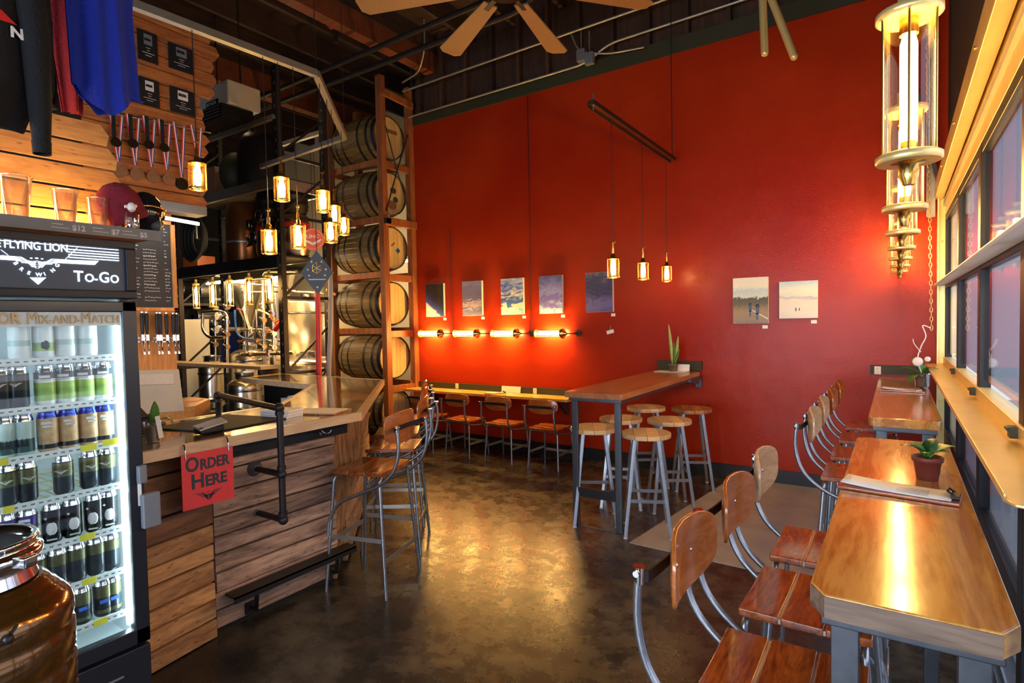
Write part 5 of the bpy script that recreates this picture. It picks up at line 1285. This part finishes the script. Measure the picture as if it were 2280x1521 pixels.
for y_ in (618,668,730):
    z=P(400,y_,Y=5.3).z; MB().bx(-12.2,-9.62,5.3,5.9,z-.05,z-.01).build('shelf','galv',ks,world=True)
for x in (-12.1,-9.68): MB().bx(x-.03,x+.03,5.35,5.41,0,2.4).bx(x-.03,x+.03,5.8,5.86,0,2.4).build('post','black_iron',ks,world=True)
q=P(448,740,Y=5.15); bx_=thing('control_box','pale control box with a round black knob behind the drinks shelf','control box',(q.x,5.15,0))
MB().box((0,0,q.z),(.22,.12,.36)).build('case','cream',bx_,bevel=.006); MB().box((.0,-.062,q.z+.06),(.12,.004,.14)).build('window','grey_plastic',bx_); MB().cyl((0,-.075,q.z-.08),.04,.03,'Y',16).build('knob','black_satin',bx_)
MB().bx(-.02,.02,-.02,.02,0,q.z-.18).build('stand','galv',bx_)
q=P(408,770,Y=4.5); cab=one('cabinet',MB().bx(q.x-.35,q.x+.02,4.5,4.9,.4,1.75),'cream','plain cream cabinet at the far left of the brewery','cabinet')
one('storage_crate',MB().bx(q.x-.4,q.x+.05,4.48,4.95,0,.4),'black_paint','low black crate under the cream cabinet','crate')
q=P(420,595,Y=5.4); one('wooden_crate',MB().bx(q.x-.25,q.x+.25,5.43,5.75,P(400,618,Y=5.3).z-.008,P(400,618,Y=5.3).z+.38),'orange_hose','orange-brown box on top of the left shelving','box')
MB_=MB
sh_=thing('trash_can','dark round bin on the floor behind the bar','bin',(-6.15,3.15,0)); MB().lathe([(.18,0),(.22,.70),(.23,.72),(.20,.72)],n=24).build('body','black_satin',sh_); MB().lathe([(.215,.70),(.235,.725),(.215,.74)],n=24,cap=False).build('rim','galv',sh_)
for i,(x,y) in enumerate(((-6.75,3.45),(-7.2,3.2))):
    t=keg('dark keg on the floor behind the bar, %s'%('nearer one','farther one')[i],'kegs on the floor behind the bar',.2,.62,'stainless'); t.location=(x,y,0)
# fill tubes added in the brewery to brighten tanks and back wall
for i,(a,b_) in enumerate((((-9.5,5.9,2.95),(-7.3,5.9,2.95)),((-8.9,4.8,2.30),(-7.0,4.8,2.30)),((-7.2,6.6,2.6),(-6.1,6.6,2.6)))):
    t=thing('light_tube','added fill light tube %s'%['over the large steel tank','under the dark rack beam','at the back right behind the diamond sign'][i],'light',a)
    MB().tube([a,b_],.018,10).build('diffuser','brewery_fill_glow',t,world=True)
    MB().beam(Vector(a)+Vector((0,0,.035)),Vector(b_)+Vector((0,0,.035)),.06,.03).build('housing','galv',t,world=True)
    MB().tube([Vector(a)+Vector((.2,0,.04)),(a[0]+.2,a[1],ZC if i!=1 else 2.43)],.004,5).tube([Vector(b_)+Vector((-.2,0,.04)),(b_[0]-.2,b_[1],ZC if i!=1 else 2.43)],.004,5).build('hanging_wire','black_iron',t,world=True)
# heater & upper lamps
ht_=thing('unit_heater','white unit heater with a dark grille and a name plate, hung under the ceiling','heater',(-6.75,3.95,4.0))
MB().box((-6.75,4.0,4.35),(.66,.42,.28)).build('case','box_white',ht_,world=True,bevel=.02)
MB().box((-6.75,3.93,4.13),(.58,.40,.16)).build('grille','black_satin',ht_,world=True,bevel=.01)
m=MB()
for k in range(4): m.box((-6.75,3.728,4.08+k*.035),(.5,.006,.008))
m.build('louvre','grey_plastic',ht_,world=True)
MB().box((-6.75,3.786,4.27),(.26,.004,.07)).build('name_plate','black_satin',ht_,world=True); text('BOMZER',.052,'chalk',Matrix.Translation((-6.86,3.782,4.252))@M_NY,ht_,bold=.001)
for x in (-7.0,-6.5): MB().tube([(x,4.0,4.48),(x,4.0,ZC)],.008,6).build('hanging_rod','black_iron',ht_,world=True)
for i,(x,y,Y) in enumerate(((555,300,4.7),(572,340,4.7),(482,195,4.3))):
    q=P(x,y,Y=Y); t=thing('work_light','small bright bulb glowing in the dark upper rack, %s'%['upper one','lower one','beside the heater'][i],'lamp',q,group='bare bulbs up in the dark')
    MB().ball((0,0,0),.035,12).build('bulb','spot_bulb',t); MB().tube([(0,0,.03),(0,0,ZC-q.z)],.006,6).cyl((0,0,.05),.02,.04,'Z',10).build('fitting','black_iron',t)
# dim stuff on upper deck
um=thing('mash_vessel','big dark steel vessel on the upper rack deck','vessel',(-6.75,4.40,3.36)); MB().lathe([(.27,0),(.28,.03),(.28,.55),(.2,.68),(0,.7)],n=28).build('shell','black_iron',um)
um2=thing('cardboard_box','plain box on the upper rack deck at the left','box',(-7.75,4.42,3.36)); MB().box((0,0,.2),(.45,.4,.4)).build('carton','medal_wood',um2,bevel=.004)
um3=thing('tarp_bundle','yellowish wrapped bundle on the upper rack deck','bundle',(-7.27,4.38,3.36)); MB().ball((0,0,.28),.22,16,(1,1,1.3)).build('wrap','moss_paint',um3)

# ================================================================== ceiling things
fan=thing('ceiling_fan','large wooden-bladed ceiling fan under the dark ceiling','ceiling fan',(-2.48,3.72,4.2))
MB().lathe([(.05,-.10),(.14,-.08),(.16,0),(.12,.08),(.03,.12)],n=24).build('motor','black_iron',fan)
MB().tube([(0,0,.1),(0,0,1.3)],.02,10).build('downrod','black_iron',fan)
for k in range(7):
    a=R(100+k*360/7); c_,s_=math.cos(a),math.sin(a); M=Matrix.Rotation(a,4,'Z')@Matrix.Translation((.0,0,-.03))@Matrix.Rotation(R(10),4,'X')
    MB().extr([(.28,-.06,0),(1.16,-.105,0),(1.21,-.06,0),(1.21,.06,0),(1.16,.105,0),(.28,.06,0)],(0,0,.012)).build('blade','fan_blade',fan,M=M)
    MB().beam((.12,0,0),(.36,0,0),.04,.008).build('blade_iron','black_iron',fan,M=M)
def conduit(pts,label,mat='galv',r=.014,name='conduit'):
    return one(name,MB().tube(fillet(pts,.12),r,8),mat,label,'pipe',group='conduits along the top of the red wall')
zz=4.62
conduit([(-5.6,5.90,4.46),(-2.9,5.90,4.48),(-2.6,5.90,4.62),(.3,5.90,4.66)],'thin conduit following the top of the red wall')
conduit([(-5.6,5.8,4.78),(-2.9,5.8,4.82),(.3,5.8,4.86)],'upper thin conduit above the red wall')
conduit([(-9,5.0,4.74),(-3.2,5.0,4.76),(-2.9,5.0,4.9),(.3,5.0,4.94)],'large horizontal pipe crossing under the joists','black_iron',r=.035)
conduit([(-9,4.7,4.70),(.3,4.7,4.84)],'second large horizontal pipe crossing under the joists','black_iron',r=.03)
conduit([(-3.05,5.85,4.86),(-2.95,5.85,4.6),(-2.6,5.88,4.5),(-2.2,5.88,4.46)],'bent conduit dropping to the junction box',r=.01)
conduit([(-5.0,5.6,ZC-.02),(-5.0,5.6,5.1),(-5.2,5.7,4.9),(-5.6,5.8,4.9)],'bent conduit dropping beside the barrel rack',r=.012)
for i,(x,z) in enumerate(((-2.92,4.56),(-2.82,4.50))):
    t=thing('junction_box','grey electrical junction box above the red wall, %s'%('left','right and lower')[i],'electrical box',(x,5.86,z)); MB().box((0,0,0),(.10,.06,.13)).build('box','grey_plastic',t,bevel=.004); MB().tube([(0,0,.05),(0,0,.3)],.008,6).build('conduit_stub','galv',t)
for i,(a,b_,y) in enumerate((((1697,-30),(1703,118),5.0),((1707,-30),(1768,126),5.0))):
    p_=P(*a,Y=y); r_=P(*b_,Y=y)
    one('pipe_end',MB().tube([Vector((p_.x,p_.y,max(p_.z,4.95))),p_,r_],[.03]*3,14).ball(r_,.03,12),'gold_metal','rounded brass-coloured tube hanging down from the ceiling, %s of the two'%('left','slanting right')[i],'pipe',group='hanging tubes below the ceiling')
al=thing('alarm_bell','small round red alarm bell on a dark post under the ceiling','alarm',P(735,50,Y=4.6)); MB().lathe([(0,0),(.06,0),(.07,.03),(.05,.06),(0,.07)],(0,0,0),'Y',20).build('bell','red_paint',al); 
MB().bx(-.02,.02,.06,.10,-.2,ZC-al.location.z).build('post','black_iron',al)

# ================================================================== pictures on the red wall
def art(name,spec):
    """procedural painting on generated coords: list of bands/blobs handled with a ramp over distorted height"""
    m,n,l,b=nt(name); tc=n.new('ShaderNodeTexCoord'); sp=n.new('ShaderNodeSeparateXYZ'); l.new(tc.outputs['Generated'],sp.inputs[0])
    ns=n.new('ShaderNodeTexNoise'); ns.inputs['Scale'].default_value=spec.get('s',2.5); ns.inputs['Detail'].default_value=5; ns.inputs['Distortion'].default_value=spec.get('d',1.2)
    mp=n.new('ShaderNodeMapping'); mp.inputs['Scale'].default_value=spec.get('m',(1,1,3)); mp.inputs['Location'].default_value=(spec.get('o',0),0,0); l.new(tc.outputs['Generated'],mp.inputs[0]); l.new(mp.outputs[0],ns.inputs[0])
    a=n.new('ShaderNodeMath'); a.operation='MULTIPLY_ADD'; a.inputs[1].default_value=spec.get('n',.5); l.new(ns.outputs[0],a.inputs[0]); l.new(sp.outputs['Z'],a.inputs[2])
    a2=n.new('ShaderNodeMath'); a2.operation='MULTIPLY_ADD'; a2.inputs[1].default_value=spec.get('x',0); l.new(sp.outputs['X'],a2.inputs[0]); l.new(a.outputs[0],a2.inputs[2])
    rp=n.new('ShaderNodeValToRGB'); e=rp.color_ramp.elements; st=spec['c']; e[0].position=st[0][0]; e[0].color=(*st[0][1],1); e[1].position=st[-1][0]; e[1].color=(*st[-1][1],1)
    for p_,c_ in st[1:-1]: q_=e.new(p_); q_.color=(*c_,1)
    sc2=n.new('ShaderNodeMath'); sc2.operation='MULTIPLY'; sc2.inputs[1].default_value=1/1.5; l.new(a2.outputs[0],sc2.inputs[0])
    l.new(sc2.outputs[0],rp.inputs[0]); l.new(rp.outputs[0],b.inputs['Base Color']); b.inputs['Roughness'].default_value=.5
art('art_night',dict(n=.15,x=.55,c=[(.0,(.75,.7,.5)),(.33,(.6,.55,.55)),(.38,(.03,.05,.25)),(.55,(.01,.012,.05)),(.7,(.006,.006,.01)),(1,(.004,.004,.006))]))
art('art_dusk',dict(n=.7,m=(1,1,4),o=3,c=[(.1,(.20,.17,.30)),(.35,(.10,.10,.22)),(.48,(.42,.32,.38)),(.55,(.10,.09,.18)),(.75,(.14,.12,.24)),(1,(.28,.25,.42))]))
art('art_blue_sky',dict(n=.9,m=(1,1,3.5),s=2.2,o=7,c=[(.15,(.75,.75,.55)),(.3,(.12,.40,.50)),(.42,(.65,.60,.45)),(.5,(.04,.12,.35)),(.62,(.03,.08,.32)),(.72,(.6,.58,.5)),(.8,(.03,.09,.40)),(1,(.5,.55,.6))]))
art('art_violet',dict(n=.9,m=(1,1,2.2),o=11,c=[(.2,(.10,.12,.45)),(.36,(.35,.50,.65)),(.48,(.16,.13,.42)),(.6,(.12,.10,.36)),(.7,(.24,.24,.52)),(1,(.07,.08,.22))]))
art('art_storm',dict(n=.8,m=(1,1,2.6),o=21,c=[(.2,(.10,.09,.26)),(.4,(.16,.13,.32)),(.5,(.09,.08,.22)),(.62,(.035,.035,.10)),(.8,(.05,.05,.11)),(1,(.2,.17,.2))]))
art('art_hike',dict(n=.22,m=(1,1,1.2),s=9,o=5,c=[(.0,(.12,.13,.14)),(.12,(.30,.24,.18)),(.25,(.35,.24,.14)),(.36,(.12,.11,.06)),(.44,(.07,.08,.07)),(.455,(.65,.68,.62)),(.55,(.45,.62,.68)),(.6,(.78,.76,.66)),(.72,(.75,.75,.66)),(1,(.5,.66,.75))]))
art('art_snow',dict(n=.22,m=(1,1,1.6),s=3,o=9,x=.05,c=[(.0,(.68,.66,.74)),(.2,(.80,.77,.68)),(.42,(.78,.74,.68)),(.46,(.55,.50,.58)),(.5,(.72,.78,.72)),(.62,(.80,.82,.72)),(.75,(.45,.66,.78)),(1,(.30,.55,.75))]))
pics=[(948,636,989,706,'art_night','small night-sky canvas, leftmost, with a pale diagonal shore'),(1029,628,1074,701,'art_dusk','small grey-violet dusk cloud canvas, second from left'),(1115,620,1166,699,'art_blue_sky','small bright blue sky canvas with cream clouds, third from left'),
 (1200,614,1253,698,'art_violet','small violet and pale blue mountain canvas, fourth from left'),(1304,610,1365,694,'art_storm','small dark violet storm canvas behind the nearest pendant'),(1632,621,1711,720,'art_hike','canvas of two hikers on a rocky trail'),(1735,629,1821,708,'art_snow','squarish canvas of two tiny figures in snow')]
for i,(x0,y0,x1,y1,mat,lb) in enumerate(pics):
    a=P(x0,y0,Y=YW-.03); b_=P(x1,y1,Y=YW-.03); 
    zt=(a.z+P(x1,y0-6,Y=YW-.03).z)/2; zb=b_.z
    if i<5: zt,zb=2.155,1.705
    t=thing('painting',lb,'painting',((a.x+b_.x)/2,YW-.035,zb),group='small canvases on the red wall')
    MB().bx(a.x,b_.x,YW-.034,YW-.001,zb,zt).build('canvas','off_white',t,world=True)
    FC=MB().bx(a.x+.001,b_.x-.001,YW-.036,YW-.0342,zb+.001,zt-.001); FC=FC.build('painted_face',mat,t,world=True)
    if i==5:
        for fx,fz,s in ((.50,.42,1),(.70,.38,1.15)):
            px_=a.x+(b_.x-a.x)*fx; pz=zb+(zt-zb)*fz
            MB().ball((px_,YW-.0365,pz),.014*s,8,(1,.1,1)).box((px_,YW-.0365,pz-.04*s),(.026*s,.001,.06*s)).box((px_-.003,YW-.0365,pz-.09*s),(.014*s,.001,.06*s)).build('painted_hiker','can_dark',FC,world=True)
        MB().extr([(a.x+.17,YW-.0364,zb+.13),(b_.x-.002,YW-.0364,zb+.035),(b_.x-.002,YW-.0364,zb+.05),(a.x+.17,YW-.0364,zb+.14)],(0,-.0005,0)).build('painted_path','off_white',FC,world=True)
    if i==6:
        for fx,s in ((.44,1),(.53,.8)):
            px_=a.x+(b_.x-a.x)*fx; pz=zb+(zt-zb)*.24; MB().box((px_,YW-.0365,pz),(.010*s,.001,.032*s)).build('painted_figure','can_dark',FC,world=True)
    # price card under the corner
    one('price_card',MB().box((b_.x-(.01 if i<5 else .035),YW-.004,zb-.035),(.048,.006,.032)),'paper','small white card under the %s'%['leftmost canvas','dusk cloud canvas','bright blue sky canvas','violet mountain canvas','dark storm canvas','hikers canvas','snow canvas'][i],'label card',group='white cards below the canvases')
q=P(1358,738,Y=YW-.02); th=thing('paper_tag','small white tag hanging crooked from a nail below the storm canvas','tag',(q.x,YW-.02,q.z-.03))
MB().box((q.x,YW-.012,q.z-.005),(.085,.006,.04),rot=(0,R(-14),0)).build('card','paper',th,world=True); MB().tube([(q.x+.005,YW-.002,q.z+.06),(q.x+.005,YW-.016,q.z+.06),(q.x,YW-.016,q.z+.01)],.004,6).build('nail','galv',th,world=True)

# ================================================================== table-top things
def pot(t, r, h, mat, zs=0):
    MB().lathe([(r*.72,0),(r*.93,h*.78),(r*1.05,h*.80),(r*1.08,h),(r*.98,h),(r*.9,h*.86),(0,h*.85)],n=24).build('pot',mat,t)
    MB().lathe([(r*.92,h*.86),(r*.5,h*.90),(0,h*.88)],n=16).build('soil','soil',t)
p1=thing('potted_plant','plant with broad green leaves in a red-brown plastic pot on the near oak table','plant',(.088,2.34,1.066)); pot(p1,.042,.078,'terracotta')
for a,l_,z_,mt_,w_ in ((200,.10,.045,'leaf_dark',.045),(150,.07,.05,'leaf',.04),(70,.085,.06,'leaf_dark',.045),(20,.10,.045,'leaf_pale',.055),(330,.08,.035,'leaf',.045),(260,.07,.03,'leaf',.04)):
    m_=MB(); ca,sa=math.cos(R(a)),math.sin(R(a)); leaf(m_,(0,0,.068),(ca*l_*.8,sa*l_*.8,.068+z_),w_,.35); m_.build('leaf',mt_,p1)
p2=thing('snake_plant','tall pointed snake plant in a small clay pot on the high table','plant',(-1.90,5.80,1.066)); pot(p2,.05,.085,'clay_grey')
for dx,dy,h_,w_,mt_ in ((-.045,0,.42,.035,'leaf_pale'),(.05,.01,.30,.035,'leaf_pale'),(.0,.02,.24,.03,'leaf'),(.07,-.02,.17,.028,'leaf')):
    m_=MB(); leaf(m_,(dx*.2,dy,.07),(dx,dy,.07+h_),w_,.02,up=(0,1,0)); m_.build('leaf',mt_,p2)
tr=thing('menu_tray','small white tray with a card standing behind the snake plant','tray',(-1.93,5.83,1.066)); MB().box((0,0,.004),(.32,.18,.006)).build('tray','off_white',tr,bevel=.002); MB().box((.10,.06,.04),(.14,.004,.07),rot=(R(-12),0,0)).build('card','paper',tr)
p3=thing('potted_orchid','spindly orchid in a clear glass on the far oak table','plant',(.165,5.30,1.066))
MB().lathe([(.045,.0),(.052,.10)],n=18,cap=False).build('glass','jar_glass',p3); MB().lathe([(.040,.002),(.045,.07),(0,.075)],n=14).build('bark','clay_grey',p3)
for a,l_,z_,w_ in ((180,.17,.03,.05),(230,.14,-.06,.06),(0,.14,.03,.05),(90,.12,.06,.05),(300,.15,.05,.05),(130,.12,.12,.05)):
    m_=MB(); ca,sa=math.cos(R(a)),math.sin(R(a)); leaf(m_,(0,0,.09),(ca*l_,sa*l_,.10+z_),w_,.3); m_.build('leaf','leaf',p3)
MB().tube(bez([(0,0,.09),(-.03,0,.20),(-.01,0,.30),(.02,0,.38),(.0,0,.46),(.05,0,.44)],5),.004,6).tube(bez([(-.01,0,.26),(-.05,0,.32),(-.06,0,.36)],4),.003,5).build('flower_stem','paper',p3)
MB().ball((-.03,-.03,.19),.035,10,(1,.3,1)).ball((.03,-.03,.21),.02,8,(1,.3,1)).build('flower','paper',p3)
def clip(label,c,rz,w_=.30,d_=.11,cp=True,mat='seat_wood'):
    t=thing('clipboard',label,'clipboard',c,rz)
    MB().box((0,0,.006),(w_,d_,.010)).build('board',mat,t,bevel=.002)
    SH_=MB().grid(lambda u,v:(-w_/2+.01+(w_-.03)*u,-d_/2+.006+(d_-.012)*v,.0125+.010*(1-u)**3),10,2,(0,0,.0012)); SH_=SH_.build('sheet','paper',t)
    if cp: MB().box((w_/2-.012,0,.018),(.02,.06,.010)).tube([(w_/2-.012,-.02,.02),(w_/2-.03,-.02,.032),(w_/2-.03,.02,.032),(w_/2-.012,.02,.02)],.003,6).build('binder_clip','black_satin',t)
    m=MB()
    for k in range(5): m.box((.02+.0*k,-d_/2+.025+k*.014,.0145),(.12,.002,.0008))
    m.build('print_lines','grey_plastic',SH_)
    return t
clip('clipboard with a menu sheet across the near oak table, in front of the plant',(.005,2.12,1.066),R(-7),.31,.13)
clip('clipboard with a curled sheet on the far oak table',(.04,4.93,1.066),R(-5),.27,.12)
clip('thin clipboard lying on the wall counter',(-4.14,5.78,.722),R(52),.26,.09,mat='back_wood')
ck=thing('card_holder','white card leaning on the backsplash of the wall counter','card',(-4.02,5.955,.722)); MB().box((0,0,.042),(.28,.012,.08),rot=(R(-8),0,0)).build('card','off_white',ck)

# ================================================================== big amber jug in the foreground
m,n,l,b=nt('amber_body'); b.inputs['Base Color'].default_value=(.15,.065,.012,1); b.inputs['Metallic'].default_value=.7; b.inputs['Roughness'].default_value=.16; b.inputs['Coat Weight'].default_value=.6
jx,jy=-1.60,.345
js=thing('side_stand','dark square stand carrying the amber jug at the lower left','stand',(jx,jy,0)); MB().box((0,0,.61),(.42,.42,.03)).build('top','black_satin',js,bevel=.004)
for sx in (-1,1):
    for sy in (-1,1): MB().bx(sx*.18-.015,sx*.18+.015,sy*.18-.015,sy*.18+.015,0,.595).build('leg','black_iron',js)
jg=thing('drink_dispenser','large amber ribbed jug with a chrome neck, standing in front of the fridge','jug',(jx,jy,.626))
prof=[(.15,0),(.166,.03),(.168,.06)]
z=.07
for k in range(4): prof+=[(.170,z),(.170,z+.05),(.1665,z+.055),(.1665,z+.067)]; z+=.075
prof+=[(.170,.375),(.169,.395),(.163,.412),(.152,.426),(.146,.431),(.144,.436),(.138,.441),(.131,.449),(.128,.455),(.116,.466)]
MB().lathe(prof,n=48,smooth=True).build('body','amber_body',jg)
nk=MB().lathe([(.110,.470),(.104,.49),(.100,.505),(.116,.512),(.120,.518),(.120,.530),(.114,.535),(.108,.538),(.110,.545),(.114,.552),(.112,.558),(.100,.556),(.098,.52)],n=48); nk.build('chrome_neck','chrome',jg)
MB().box((.11,.055,.522),(.045,.03,.024),rot=(0,0,R(28))).build('clasp','chrome',jg,bevel=.004)
MB().tube(bez([(.16,.03,.415),(.172,.01,.40),(.174,-.02,.385)],5),.003,6).ball((.172,.012,.398),.010,8).build('tag_wire','black_iron',jg)
MB().lathe([(.085,.545),(.08,.50),(0,.49)],n=24).build('inner_bowl','black_satin',jg)
# more of the crowded brewhouse: manifold tees, small valves, canisters
rnd=random.Random(21)
for i in range(12):
    x,yy,y=[(545,4.6,690),(530,4.7,735),(560,4.7,735),(595,4.7,735),(545,4.7,760),(575,4.7,760),(615,4.7,760),(560,4.4,789),(600,4.4,787),(635,4.4,786),(548,5.0,651),(640,5.0,649)][i]; q=P(x,y,Y=yy)
    t=thing('butterfly_valve','steel butterfly valve with a short lever amid the brewery pipework','valve',q,group='butterfly valves on the brewery pipework')
    ax='X' if i%2 else 'Z'
    MB().cyl((0,0,0),.045,.03,ax,16).cyl((0,0,0),.030,.09,ax,14).build('body','stainless',t)
    MB().tube([(0,-.03,0),(0,-.07,0),(.07*(1 if i%3 else -1),-.075,.02)],.009,6).build('lever','brushed' if i%4 else 'red_paint',t)
for i,(x,y,h,r_,mt_) in enumerate(((-6.9,4.75,.30,.13,'stainless'),(-8.2,4.75,.45,.15,'brushed'))):
    t=thing('canister',('short steel canister on the floor under the drinks shelf','brushed steel canister between the slim vessels')[i],'canister',(x,y,0))
    MB().lathe([(r_*.95,0),(r_,.02),(r_,h),(r_*.7,h+.05),(.03,h+.08),(.03,h+.12),(0,h+.12)],n=24).build('body',mt_,t)
    MB().tube([(-.06,0,h+.06),(-.06,0,h+.16),(.06,0,h+.16),(.06,0,h+.06)],.008,6).build('handle','brushed',t)
for i,(x,y,Y) in enumerate(((585,700,5.0),(545,735,5.2),(625,690,5.3))):
    q=P(x,y,Y=Y); t=thing('sight_glass','upright glass sight tube on the brewery pipework, %s'%('in the middle','lower one','by the upright')[i],'gauge',q)
    MB().lathe([(.022,-.16),(.022,.16)],n=14,cap=False).build('glass','jar_glass',t)
    MB().cyl((0,0,.17),.03,.03,'Z',14).tube([(0,0,.17),(0,0,.4)],.012,8).build('upper_fitting','stainless',t); MB().cyl((0,0,-.17),.03,.03,'Z',14).tube([(0,0,-.17),(0,0,-q.z)],.012,8).build('lower_fitting','stainless',t)
